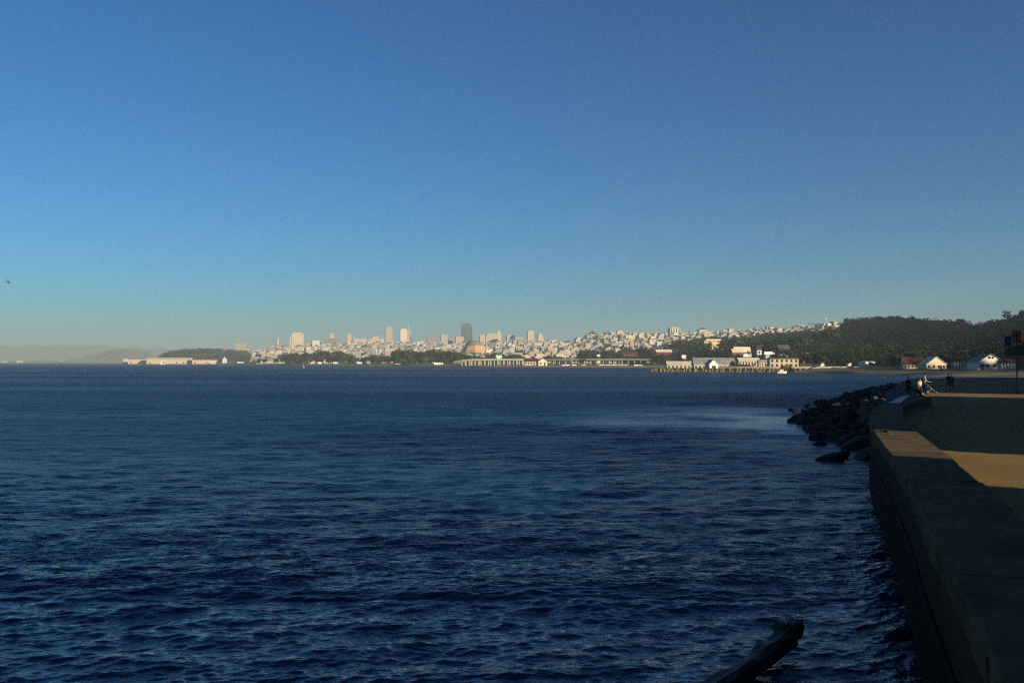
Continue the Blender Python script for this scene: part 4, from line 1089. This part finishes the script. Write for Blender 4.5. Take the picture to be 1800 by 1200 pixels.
def small_house(name, px0, px1, ytop, ybot, d, wallm, roofm, label, cat='house', axis='x', rz=10, ratio=.7, roof_share=.4, wins=3, rows=1, door=True, under=None, hip=False, wk=1.0):
    c, w_, dp, h = box_on(px0, px1, ytop, ybot, d, ratio, rz, under)
    t = thing(name, label, cat, c, R(rz)); x, y = w_/2, dp/2; ze = h*(1-roof_share)
    if hip:
        part('wall', MB().box(-x,x,-y,y,0,ze-.003), M[wallm], t); part('roof', MB().hip(-x,x,-y,y,ze,h,min(w_,dp)*.45,.35), M[roofm], t)
    else:
        part('wall', MB().gable_wall(-x,x,-y,y,0,ze,h-.15,axis), M[wallm], t)
        part('roof', MB().gable(-x,x,-y,y,ze,h-.13,axis,.3,.13), M[roofm], t)
    for r_ in range(rows):
        for i in range(wins):
            xx = -x + (i+.5)*w_/wins; ww = min(.8, w_/wins*.22)*wk; zc = 1.5 + (ze-1.5)*(r_+.55)/rows; hh_ = min(1.0, (ze-1.5)/rows*.3)*wk
            part('window', MB().box(xx-ww,xx+ww,-y-.05,-y-.003,zc-hh_,zc+hh_), M['window'], t)
    if door: part('door', MB().box(x*.3,x*.3+1.2,-y-.06,-y-.003,1.4,1.4+min(2.1,ze*.5)), M['roof_dark'], t)
    return t
small_house('brick_building', 1091, 1121, 617.5, 630, 1150, 'brick', 'roof_red', 'orange brick building with a dark roof among dark trees', 'building', wins=6, rows=2, roof_share=.25, ratio=.5)
small_house('red_building', 1151, 1181, 614, 624, 1080, 'redwall', 'roof_tan', 'long red building with a pale roof line on the slope', 'building', wins=6, roof_share=.16, ratio=.35)
small_house('cottage', 1198, 1206, 624, 629, 1030, 'redwall', 'white', 'small red cottage under a white roof between the trees', wins=2)
small_house('ochre_house', 1284, 1306, 613, 629, 800, 'brick', 'roof_tan', 'orange house with rows of windows behind the tan shed', 'house', wins=4, rows=2, roof_share=.2, ratio=.6)
small_house('barracks', 1288, 1320, 609.5, 619, 880, 'redwall', 'roof_tan', 'long pale roofed barracks right above the orange house', 'barracks', wins=5, ratio=.5, roof_share=.55)
small_house('cottage', 1310, 1321, 622, 628, 760, 'white', 'white', 'small white cottage above the tan shed', wins=2)
small_house('white_house', 1329, 1338, 608, 628, 760, 'white', 'roof_red', 'narrow tall white house with a red roof stepping down the slope', wins=1, rows=3, ratio=.9, roof_share=.2)
small_house('brick_house', 1366, 1388, 606, 615.5, 790, 'redwall', 'roof_dark', 'dark red brick house with a long roof high in the trees', wins=4, roof_share=.3, ratio=.5)
small_house('small_red_house', 1446, 1458, 602, 608, 780, 'white', 'roof_red', 'small white house with a red roof lost in the wooded slope', wins=2)
# shore sheds
G_SHED = None
small_house('long_shed', 1171, 1236, 634.5, 642, 640, 'paleshed', 'concrete', 'long low pale shed with a thin roof left of the gabled white hut', 'shed', wins=9, ratio=.16, rz=3, roof_share=.3)
small_house('warehouse', 1217, 1291, 628.5, 643, 600, 'paleshed', 'roof_grey', 'long grey warehouse behind the gabled white hut', 'warehouse', wins=10, ratio=.25, rz=3, roof_share=.42)
small_house('gabled_hut', 1240.5, 1261, 631.5, 647, 500, 'white', 'roof_tan', 'white gabled hut with one dark window at the shore', 'hut', axis='y', wins=1, ratio=1.1, rz=14, roof_share=.3, door=False, wk=1.35)
small_house('tan_shed', 1296, 1334, 628.5, 643, 570, 'tan', 'roof_tan', 'tan shore shed with a row of small dark windows left of the bare tree gap', 'shed', wins=7, ratio=.35, rz=4, roof_share=.25)
small_house('tan_annex', 1332, 1351, 632, 643, 560, 'cream', 'roof_grey', 'lower cream annex joining the two tan shore sheds', 'annex', wins=4, ratio=.5, rz=4, roof_share=.3)
small_house('windowed_shed', 1350, 1402, 628, 644, 530, 'tan', 'roof_dark', 'large tan shed with two rows of dark windows and a dark roof edge', 'shed', wins=6, rows=2, ratio=.3, rz=4, roof_share=.12)
small_house('white_hut', 1440, 1449, 636.5, 643, 505, 'white', 'roof_tan', 'small white gabled hut under the viaduct column', 'hut', axis='y', wins=1, rz=10, ratio=.9)
small_house('white_hut', 1487, 1498, 637, 643.5, 500, 'white', 'roof_tan', 'small white gabled hut right of the viaduct column', 'hut', axis='y', wins=1, rz=10, ratio=.9)
small_house('block_shed', 1510, 1537, 634, 645, 498, 'white', 'roof_grey', 'white flat roofed shed with a single dark doorway', 'shed', wins=1, rz=22, roof_share=.1, ratio=.8)
small_house('kiosk', 1551, 1558, 637.5, 644, 498, 'cream', 'roof_grey', 'tiny cream kiosk right of the white flat roofed shed', 'kiosk', axis='y', wins=1, rz=8, ratio=.9, door=False)
small_house('red_roofed_shed', 1584, 1624, 627.5, 645.5, 415, 'paleshed', 'roof_red', 'grey walled shed with a dark red roof left of the white gabled hall', 'shed', wins=6, rz=4, ratio=.35, roof_share=.5)
t = small_house('gabled_hall', 1619, 1660, 626.5, 646, 400, 'cream', 'white', 'sunlit cream hall with a broad low white gable', 'hall', axis='y', wins=4, rz=9, ratio=.6, roof_share=.5)
c, w_, dp, h = box_on(1640, 1664, 634, 646, 398, .3, 9); part('awning', MB().prism([(w_*.05,-dp*1.6),(w_*.95,-dp*1.6),(w_*.95,-dp*1.2),(w_*.05,-dp*1.2)], h*.72, h*.8), M['redwall'], t)
# the white hangar with its round windows and flanking wings
c, w_, dp, h = box_on(1708, 1757, 621.5, 649, 372, .8, 2); t = thing('hangar', 'large white gabled hangar with two dark round windows, its front in shade', 'hangar', c, R(2)); x, y = w_/2, dp/2; ze = h*.56
part('wall', MB().gable_wall(-x,x,-y,y,0,ze,h-.2,'y'), M['white'], t); part('roof', MB().gable(-x,x,-y,y,ze,h-.18,'y',.35,.18), M['roof_grey'], t)
for s in (-.62,.62): part('round_window', MB().add(MB().lathe([(.42,-.05),(.42,.05)], 20), Matrix.Translation((s,-y-.06,h*.8)) @ Matrix.Rotation(R(90),4,'X')), M['window'], t)
for i in range(4):
    xx = -x+(i+.5)*w_/4; part('window', MB().box(xx-.6,xx+.6,-y-.06,-y-.003,2.4,3.6), M['window'], t)
part('door', MB().box(-x*.78,-x*.5,-y-.07,-y-.063,1.4,3.6), M['roof_dark'], t)
def striped(px0, px1, ytop, d, label, n):
    c, w_, dp, h = box_on(px0, px1, ytop, 646, d, .3, 2); t = thing('open_shed', label, 'shed', c, R(2)); x, y = w_/2, dp/2
    part('wall', MB().box(-x,x,y*.3,y,0,h*.7), M['tan'], t); part('roof', MB().gable(-x,x,-y,y,h*.72,h,'x',.3,.12), M['roof_red'], t)
    for i in range(n):
        xx = -x+.4+(w_-.8)*i/(n-1); part('post', MB().box(xx-.28,xx+.28,-y,-y+.5,0,h*.71), M['white'], t)
striped(1674, 1706, 627.5, 385, 'open fronted shed with white posts left of the white hangar', 6)
striped(1757, 1784, 631.5, 368, 'open fronted shed with white posts right of the white hangar', 5)
# cream boathouse and its red wing by the causeway
small_house('boathouse', 942.5, 961.5, 629.5, 642.5, 985, 'cream', 'roof_tan', 'cream gabled boathouse at the right end of the arcaded causeway', 'boathouse', axis='y', wins=2, rz=14, ratio=1.0, roof_share=.35)
small_house('boathouse_wing', 921, 946, 629.5, 640.5, 1010, 'paleshed', 'roof_red', 'long shed with a dark red roof joined to the cream boathouse', 'shed', wins=5, rz=6, ratio=.3, roof_share=.4)
# pier sheds under the headland
def pier_shed(px0, px1, ytop, d, label, n, roofm='roof_tan'):
    c, w_, dp, h = box_on(px0, px1, ytop, 638.2, d, .18, 2, under=1.0); t = thing('pier_shed', label, 'pier shed', c, R(2)); x, y = w_/2, dp/2
    part('wall', MB().gable_wall(-x,x,-y,y,0,h*.72,h-.3,'x'), M['cream'], t); part('roof', MB().gable(-x,x,-y,y,h*.72,h-.25,'x',.6,.3), M[roofm], t)
    for i in range(max(1, n//2)):
        xx = -x+(i+.3+.4*((i*7) % 3)/2)*w_/max(1, n//2); part('door', MB().box(xx-1.8,xx+1.8,-y-.3,-y-.003,2.2,5.5), M['roof_dark'], t)
    return t
pier_shed(217, 229, 630.5, 2570, 'short pale pier shed at the left tip of the pier', 2)
pier_shed(226, 262, 628.8, 2540, 'long cream pier shed with a dull roof, leftmost of the long ones', 5, 'roof_grey')
pier_shed(260, 338, 628.6, 2520, 'longest cream pier shed below the wooded headland', 9)
pier_shed(339, 372, 629.4, 2500, 'pale pier shed with a reddish roof right of the longest pier shed', 4, 'roof_red')
small_house('boat_hall', 370, 398, 628, 639, 2440, 'cream', 'roof_red', 'cream hall with an orange red roof at the right end of the pier sheds', 'hall', wins=4, ratio=.4, roof_share=.4)
small_house('white_turret_house', 391, 399, 627, 639, 2420, 'white', 'white', 'small white turret house at the right end of the orange roofed hall', 'house', axis='y', wins=1)
small_house('club_house', 440, 481, 629, 641, 1790, 'paleshed', 'roof_grey', 'low pale clubhouse on the shore left of the first tree belt', 'clubhouse', wins=8, ratio=.3, roof_share=.4)
# island buildings
for px0, px1, yt, lab in ((3,13,634,'white low buildings at the far left edge of the island shore'),(29,40,633.3,'pale hangar on the flat island left of the hill'),(105,116,633.3,'cream block at the left foot of the island hill'),(124,130,635,'tiny white building right of the cream block on the island shore'),(146,150,635.2,'tiny pale shed on the island shore under the hill')):
    small_house('island_building', px0, px1, yt, 637, 6300, 'tan', 'roof_tan', lab.replace('buildings','building'), 'building', wins=2, ratio=.5, under=2, door=False, roof_share=.3)

# ------------------------------------------------------------------ viaducts, signs, jetty
def viaduct(name, pts, label, piers, thick, width=12, arch=False, z_pier=None):
    """pts: (px, picture height of the deck top, distance)."""
    P = [at(a, b, d) for a, b, d in pts]; o = P[0].copy(); o.z = 2
    t = thing(name, label, 'viaduct', o); Q = [p-o for p in P]; ft = Vector((0, width, 0))
    def strip(lo, hi, y0, y1):
        mb = MB()
        for p in Q:
            for yy, zz in ((y0,hi),(y1,hi),(y1,lo),(y0,lo)): mb.v.append((p.x, p.y+yy, p.z+zz))
        for i in range(len(Q)-1):
            for k in range(4): a = i*4+k; b = i*4+(k+1) % 4; mb.f.append([a,b,b+4,a+4])
        e = (len(Q)-1)*4; mb.f += [[3,2,1,0],[e,e+1,e+2,e+3]]; mb.m = [0]*len(mb.f); mb.c = [None]*len(mb.f); return mb
    part('deck', strip(-thick,-.003,0,width), M['viaduct'], t)
    part('railing', strip(0,.9,0,.25), M['viaduct'], t)
    for px in piers:
        a = np.interp(px, [p[0] for p in pts], range(len(pts))); i = min(int(a), len(pts)-2); q = Q[i].lerp(Q[i+1], a-i); pw = piers[px]
        p_ = MB().box(q.x-pw, q.x+pw, q.y+1, q.y+width-1, (z_pier if z_pier is not None else 0)-1.5, q.z-thick-.003)
        part('pier', p_, M['concrete'], t)
    return t
viaduct('causeway', [(797,636.5,1085),(812,633.4,1082),(830,632,1080),(880,631.6,1078),(928,631.6,1076)], 'low arcaded causeway of pale piers and dark openings below the dome', {812+i*5.6+(i%3)*.9: .55+.3*(i%2) for i in range(20)}, 1.1, 9)
viaduct('elevated_road', [(955,632,1120),(1020,631.6,1100),(1100,631.2,1080),(1175,631.6,1060)], 'long low elevated road running behind the shore trees to the sheds', {962+i*11: .5 for i in range(20)}, 1.1, 11)
viaduct('viaduct', [(1346,626.3,700),(1380,624.6,705),(1410,623.2,710),(1440,621.5,715),(1490,619.4,725),(1540,618.5,735),(1600,617.5,745)], 'tall viaduct on slim pale columns crossing in front of the wooded slope', {1372:.6,1397:.7,1413:.9,1427:1.0,1455:.7,1467:1.1,1481:.8,1505:.5,1530:.5,1556:.5,1582:.5}, 1.7, 13)
def car_parts(t, paint, van=False):
    L_, W_, H_ = (5.2,2.0,2.2) if van else (4.4,1.75,1.45)
    if van: part('body', MB().prism([(-L_/2,-W_/2),(L_/2,-W_/2),(L_/2,W_/2),(-L_/2,W_/2)], .35, H_, scale=.96), paint, t)
    else:
        part('body', MB().prism([(-L_/2,-W_/2),(L_/2,-W_/2),(L_/2,W_/2),(-L_/2,W_/2)], .3, .88, scale=.97), paint, t)
        part('cabin', MB().prism([(-L_*.3,-W_*.46),(L_*.24,-W_*.46),(L_*.24,W_*.46),(-L_*.3,W_*.46)], .883, H_, scale=.82), M['window'], t)
    if van: part('window', MB().box(L_*.12,L_*.44,-W_/2-.03,-W_/2+.02,1.35,1.95), M['window'], t)
    for x in (-L_*.3, L_*.3):
        for y in (-W_/2+.1, W_/2-.1):
            part('wheel', MB().add(MB().lathe([(.24,-.1),(.33,-.09),(.33,.09),(.24,.1)], 12), Matrix.Translation((x,y,.33)) @ Matrix.Rotation(R(90),4,'X')), M['rubber'], t)
M['paint_white'] = surf('white_car_paint', (.78,.77,.74), (.72,.71,.68), 1, .35, spec=.5)
van = thing('van', 'white van driving on the viaduct, left of the two', 'van', at(1497.5, 619.4, 729)+Vector((0,0,-.1)), R(4)); car_parts(van, M['paint_white'], True)
dup(van, at(1508, 619.1, 731)+Vector((0,0,-.1)), R(4), 'white van driving on the viaduct, right of the two')
for px, yy, dd, lab in ((1184.5,631.6,1068,'white van on the elevated road left of the small red cottage'),(1222,629.6,1040,'white van on the road above the left end of the grey warehouse'),(1313,628,660,'white van just above the tan shed roof'),(878,631.5,1082,'white van on the causeway under the mint sign')):
    p = at(px, yy, dd); dup(van, p, R(3), lab)
    # carried by the road there
PARK = 'white cars and vans parked along the far shore field'
car = thing('car', 'white car parked in front of the shrubs at the far shore field', 'car', place(1056, 960, -.02), R(8), PARK); car_parts(car, M['paint_white'])
for i, (px, dd) in enumerate([(1062,962),(1069,958),(1078,965),(1086,960),(1093,963),(1100,955),(990,950),(998,955),(1009,952),(1026,962),(1118,930),(1125,935)]):
    dup(car, place(px, dd, -.02), R(rnd.uniform(-10,30)), 'white car parked in front of the shrubs at the far shore field')
for i, (px, dd) in enumerate([(512,1640),(517,1635),(521,1642),(524,1630),(548,1560),(562,1540),(590,1500),(632,1450),(420,2250),(426,2240),(700,1290),(768,1180),(774,1190)]):
    dup(van, place(px, dd, -.02), R(rnd.uniform(-10,30)), 'white van parked on the distant shore left of the dome', scale=1.25, group='white vans parked on the distant shore')
p = place(1240, 508, -.02); c2 = dup(car, p, R(10), 'white car parked left of the gabled white hut'); 
if 'group' in c2: del c2['group']
tr = thing('truck', 'white truck with a long plain box on the ramp above the tan shed', 'truck', at(1350, 625.6, 702), R(2))
part('cargo_box', MB().box(-2.9,2.9,-1.2,1.2,.95,3.0), M['paint_white'], tr); part('cab', MB().prism([(2.95,-1.1),(4.6,-1.1),(4.6,1.1),(2.95,1.1)], .5, 2.4, scale=.93), M['paint_white'], tr); part('windscreen', MB().box(4.5,4.62,-.9,.9,1.5,2.2), M['window'], tr)
for x in (-2,-1,3.7):
    for y in (-1,1): part('wheel', MB().add(MB().lathe([(.35,-.14),(.48,-.12),(.48,.12),(.35,.14)], 12), Matrix.Translation((x,y,.48)) @ Matrix.Rotation(R(90),4,'X')), M['rubber'], tr)
def road_sign(px0, px1, y0, y1, d, label):
    p = at((px0+px1)/2, y1, d); w_ = (px1-px0)/F*d; h = (y1-y0)/F*d; zg = p.z - 2.6
    t = thing('road_sign', label, 'sign', (p.x, d, zg)); 
    part('panel', MB().box(-w_/2,w_/2,-.1,.05,2.6,2.6+h), M['mint'], t); part('border', MB().box(-w_/2-.12,w_/2+.12,.053,.15,2.48,2.6+h+.12), M['white'], t)
    for s in (-.35,.35): part('post', MB().box(w_*s-.12,w_*s+.12,.153,.4,-6,2.6+h*.8), M['metal'], t)
road_sign(871.5, 882, 624.3, 628, 1088, 'mint green sign board above the causeway')
road_sign(1049.5, 1055, 623, 626.5, 1085, 'small mint green sign board right of the round trees, above the elevated road')

# jetty with its row of stubby posts, and the shore path behind it
J = [(1141,512),(1200,504),(1250,497),(1300,490),(1350,483),(1400,476),(1425,472)]
jm = MB(); rj = random.Random(2); nJ = 90
for i in range(nJ+1):
    px = 1141+(1425-1141)*i/nJ; d = np.interp(px, [a for a,b in J], [b for a,b in J]); X = (px-900)/F*d
    top = 1.9*min(1, i/3+.25)
    for o, z in ((-2.2,-.8),(-1.2,.5),(-.2,top),(3.2,top),(4.8,.4),(6.5,-.8)):
        jm.v.append((X+rj.uniform(-.3,.3), d+o+rj.uniform(-.25,.25), z+rj.uniform(-.22,.22)))
for i in range(nJ):
    for k in range(5): a = i*6+k; jm.f.append([a,a+6,a+7,a+1]); jm.m.append(0); jm.c.append(None)
jm.f.append([0,1,2,3,4,5]); jm.m.append(0); jm.c.append(None)
M['jetty'] = surf('jetty_stones', (.24,.20,.10), (.09,.085,.05), .8, .9, .2, 1.5)
tag(link('jetty', jm.mesh('jetty', M['jetty'])), 'long low jetty of yellowish stones running out from the far shore', 'jetty')
M['post'] = surf('jetty_post', (.35,.28,.14), (.2,.16,.09), 2, .8)
pst = None
for i, px in enumerate([1176,1190,1203,1206,1212,1221,1236,1247,1253,1262,1271,1283,1296,1301,1310,1322,1331,1343,1352,1388,1396,1408]):
    d = np.interp(px, [a for a,b in J], [b for a,b in J])-.9; p = Vector(((px-900)/F*d, d, .3))
    if pst is None:
        pst = thing('jetty_post', 'stubby wooden post standing along the jetty face', 'post', p, 0, 'posts along the jetty'); part('pile', MB().lathe([(.17,-1),(.15,1.75),(.12,1.8)], 10), M['post'], pst); part('pile_cap', MB().lathe([(.18,1.803),(.17,1.9),(.05,1.95)], 10), M['post'], pst)
    else: dup(pst, p, rnd.uniform(0,6), 'stubby wooden post standing along the jetty face')
sp = MB()
for i in range(61):
    px = 1238+(1584-1238)*i/60; d = np.interp(px, [1238,1300,1360,1420,1500,1590,1640],[520,510,502,496,490,484,480]); X = (px-900)/F*d; z = max(2.75, ground_z(px,d)+.45)
    sp.v += [(X,d,z-1.5),(X,d,z),(X,d+3.2,z+.02),(X,d+3.2,z-1.5)]
for i in range(60):
    for k in range(3): a = i*4+k; sp.f.append([a,a+4,a+5,a+1]); sp.m.append(0); sp.c.append(None)
M['path'] = surf('path_concrete', (.6,.54,.42), (.48,.43,.34), .25, .85)
struct('shore_path', sp.mesh('shore_path', M['path']))
# small boat at the jetty, the buoy, white boats far left, the gull
p = on(1374, 656, .0); bt_ = thing('motorboat', 'small white motorboat with a low cabin beside the jetty', 'boat', (p.x, p.y, 0), R(8))
hull = MB(); st_ = [(-2.1,.7,.75),(-1,.85,.72),(.6,.85,.8),(1.6,.5,.95),(2.3,.04,1.1)]
for x, w_, z in st_:
    hull.v += [(x,-w_*.55,-.15),(x,-w_,z),(x,w_,z),(x,w_*.55,-.15)]
for i in range(4):
    for k in range(4): a = i*4+k; b = i*4+(k+1) % 4; hull.f.append([a,a+4,b+4,b])
hull.f += [[0,1,2,3],[19,18,17,16]]; hull.m = [0]*len(hull.f); hull.c = [None]*len(hull.f)
part('hull', hull, M['white'], bt_); part('cabin', MB().prism([(-1.2,-.6),(.7,-.6),(.7,.6),(-1.2,.6)], .75, 1.7, scale=.85), M['white'], bt_); part('window', MB().box(-1.0,.45,-.63,-.58,1.1,1.4), M['window'], bt_); part('canopy', MB().box(-1.4,.9,-.66,.66,1.75,1.83), M['roof_dark'], bt_)
p = on(533.5, 646.3, 0); by = thing('buoy', 'red and pink buoy floating off the distant shore', 'buoy', (p.x, p.y, 0)); k = 1.15
part('float', MB().lathe([(.5*k,-.4*k),(.85*k,0),(.85*k,.35*k),(.6*k,.55*k)], 16), M['buoy'], by, True); part('tower', MB().prism([(-.5*k,-.5*k),(.5*k,-.5*k),(.5*k,.5*k),(-.5*k,.5*k)], .55*k, 1.7*k, scale=.35), M['buoy'], by); part('lamp', MB().lathe([(.14*k,1.703*k),(.14*k,1.95*k),(.04*k,2.0*k)], 10), M['white'], by)
p = on(285, 640.4, 0); sb = thing('sailboat', 'tiny white sailboat in front of the longest pier shed', 'boat', (p.x, p.y, 0), R(20)); part('hull', MB().prism([(-4,-1.1),(2,-1.1),(4.6,0),(2,1.1),(-4,1.1)], -.2, 1.0, scale=1.1), M['white'], sb); part('mast', MB().lathe([(.1,1),(.06,10)], 8, .4, 0), M['metal'], sb)
sl = MB(); sl.v = [(.3,0,1.6),(-3.6,.3,1.8),(.3,0,9.6),(.3,.08,1.6),(-3.6,.38,1.8),(.3,.08,9.6)]; sl.f = [[0,1,2],[5,4,3],[0,3,4,1],[1,4,5,2],[2,5,3,0]]; sl.m = [0]*5; sl.c = [None]*5; part('sail', sl, M['white'], sb)
# gull
p = at(14, 496.2, 95); M['gull'] = surf('gull_grey', (.09,.09,.1), (.05,.05,.06), 8, .8)
gb = MB(); gb.lathe([(.005,-.24),(.05,-.16),(.075,0),(.06,.1),(.05,.16),(.052,.2),(.01,.27)], 12)
g2 = MB().add(gb, Matrix.Rotation(R(90),4,'Y'))
def wing(s):
    n = 6; b = len(g2.v)
    for i in range(n+1):
        t = i/n; y = s*(.05+.6*t); z = .03+.16*math.sin(t*2.4)-.05*t; cx = .06-.12*t*t; ch = .16*(1-t*.8)
        g2.v += [(cx+ch*.5,y,z),(cx-ch*.5,y,z-.005),(cx-ch*.5,y,z+.006),(cx+ch*.5,y,z+.014)]
    for i in range(n):
        for k in range(4): a = b+i*4+k; c = b+i*4+(k+1) % 4; g2.f.append([a,a+4,c+4,c]); g2.m.append(0); g2.c.append(None)
wing(1); wing(-1); k = len(g2.v); g2.v += [(-.2,-.02,.0),(-.2,.02,.0),(-.38,.07,.0),(-.38,-.07,.0),(-.3,0,.02)]; g2.f += [[k,k+1,k+4],[k+1,k+2,k+4],[k+2,k+3,k+4],[k+3,k,k+4],[k+3,k+2,k+1,k]]; g2.m += [0]*5; g2.c += [None]*5
gu = link('gull', g2.mesh('gull', M['gull'], True), loc=p); gu.scale = (.8,.8,.8); gu.rotation_euler = (R(22), R(8), R(55)); tag(gu, 'small dark gull gliding in the open sky at the far left', 'bird')

# ------------------------------------------------------------------ houses packed on the hills
PAL = [(.62,.56,.47),(.66,.57,.49),(.55,.46,.38),(.58,.54,.5),(.70,.65,.57),(.50,.44,.37),(.45,.43,.41),(.64,.52,.40),(.72,.66,.55),(.40,.36,.32),(.57,.47,.42),(.34,.34,.34)]
def house_mb(kind, w_, dp, h):
    mb = MB()
    if kind == 0: mb.box(-w_/2,w_/2,-dp/2,dp/2,-4,h, 0, top=1)
    elif kind == 1: mb.gable_wall(-w_/2,w_/2,-dp/2,dp/2,-4,h*.75,h,'y'); mb.gable(-w_/2,w_/2,-dp/2,dp/2,h*.75,h,'y',.3,.2,1)
    elif kind == 2: mb.gable_wall(-w_/2,w_/2,-dp/2,dp/2,-4,h*.75,h,'x'); mb.gable(-w_/2,w_/2,-dp/2,dp/2,h*.75,h,'x',.3,.2,1)
    elif kind == 3: mb.box(-w_/2,w_/2,-dp/2,dp/2,-4,h*.72, 0, top=1).box(-w_*.3,w_*.36,-dp*.3,dp*.45,h*.723,h, 0, top=1)
    else: mb.box(-w_/2,w_/2,-dp/2,dp/2,-4,h*.7-.003, 0, top=1); mb.hip(-w_/2,w_/2,-dp/2,dp/2,h*.7,h,min(w_,dp)*.45,.4,1)
    return mb
VAR = []
rv = random.Random(11)
for i in range(14):
    kind = [0,0,3,1,2,4,0,3,1,0,2,4,3,0][i]; w_, dp, h = rv.uniform(9,15), rv.uniform(10,15), rv.uniform(9,15)
    mb = house_mb(kind, w_, dp, h); VAR.append((mb, mb.mesh('house', [M['house'], M[['roof_grey','roof_tan','roof_dark','roof_grey','roof_red'][i % 5]]])))
spots = []
rh = random.Random(21)
px = 447.0
for row in range(26):
    t = row/25.0
    px = 446 + rh.uniform(0,6)
    while px < 1482:
        c = ctrl(px); lo = c[3][0]*(.86 if px < 1150 else 1.0) ; hi = c[5][0]
        if px > 1180: lo = c[4][0] + .25*(hi-c[4][0])
        d = lo + (hi-lo)*(t + rh.uniform(-.02,.02)); d = min(max(d, lo), hi*.998)
        spots.append((px, d)); px += rh.uniform(12,22)/d*F*(1.0 if px < 1280 else .7)
spots = [s for s in spots if rh.random() < .86 and not (s[0] > 1469)]
spots.sort(key=lambda s: s[1])
right = [s for s in spots if s[0] > 1276]; left = [s for s in spots if s[0] <= 1276]
single = set(left[:190] + right[:95])
lots = MB()
GR_ = R(14)
for s in spots:
    px, d = s; p = place(px, d, .2); mb, me = rh.choice(VAR); rz = GR_ + rh.choice((0,0,0,R(90),R(-25)))*1.0 + rh.uniform(-.06,.06); sc = rh.uniform(.7,1.1)*(1 if px < 1290 else .72); cc = mul(rh.choice(PAL), rh.uniform(.75,1.1)*HC)
    if s in single:
        o = link('house', me, loc=p, rz=rz); o.scale = (sc,sc,sc); o.color = cc + (1,)
        if px > 1276: tag(o, 'pale house among the crowded rows on the hilltop right of the dark roofed block', 'house', 'houses on the right hilltop')
        else: tag(o, 'pale house in the lowest crowded rows of the hillside city', 'house', 'houses of the lower hillside')
    else:
        Mx = Matrix.Translation(p) @ Matrix.Rotation(rz,4,'Z') @ Matrix.Scale(sc,4); b = len(lots.f); lots.add(mb, Mx)
        for k in range(b, len(lots.f)): lots.c[k] = cc
ME = lots.mesh('hillside_houses', [M['city'], M['roof_grey']])
struct('hillside_houses', ME, 'stuff')
# masts on the right hilltop
t = thing('radio_mast', 'thin radio mast above the hilltop houses at the edge of the wooded ridge', 'mast', place(1452.5, 1850, 1)); h = hz(557, 1850)-t.location.z
part('mast', MB().lathe([(.5,0),(.3,h)], 8), M['white'], t); part('crossarm', MB().box(-3,3,-.2,.2,h*.82,h*.84).box(-2,2,-.2,.2,h*.9,h*.92), M['white'], t)
for px0, px1, yt, lab in ((1708,1713,571.5,'small pale house glimpsed left in the dip of the wooded ridge'),(1714.5,1720,570.5,'small pale house glimpsed right in the dip of the wooded ridge')):
    small_house('house', px0, px1, yt, 576, 1020, 'cream', 'roof_red', lab, wins=1, door=False)
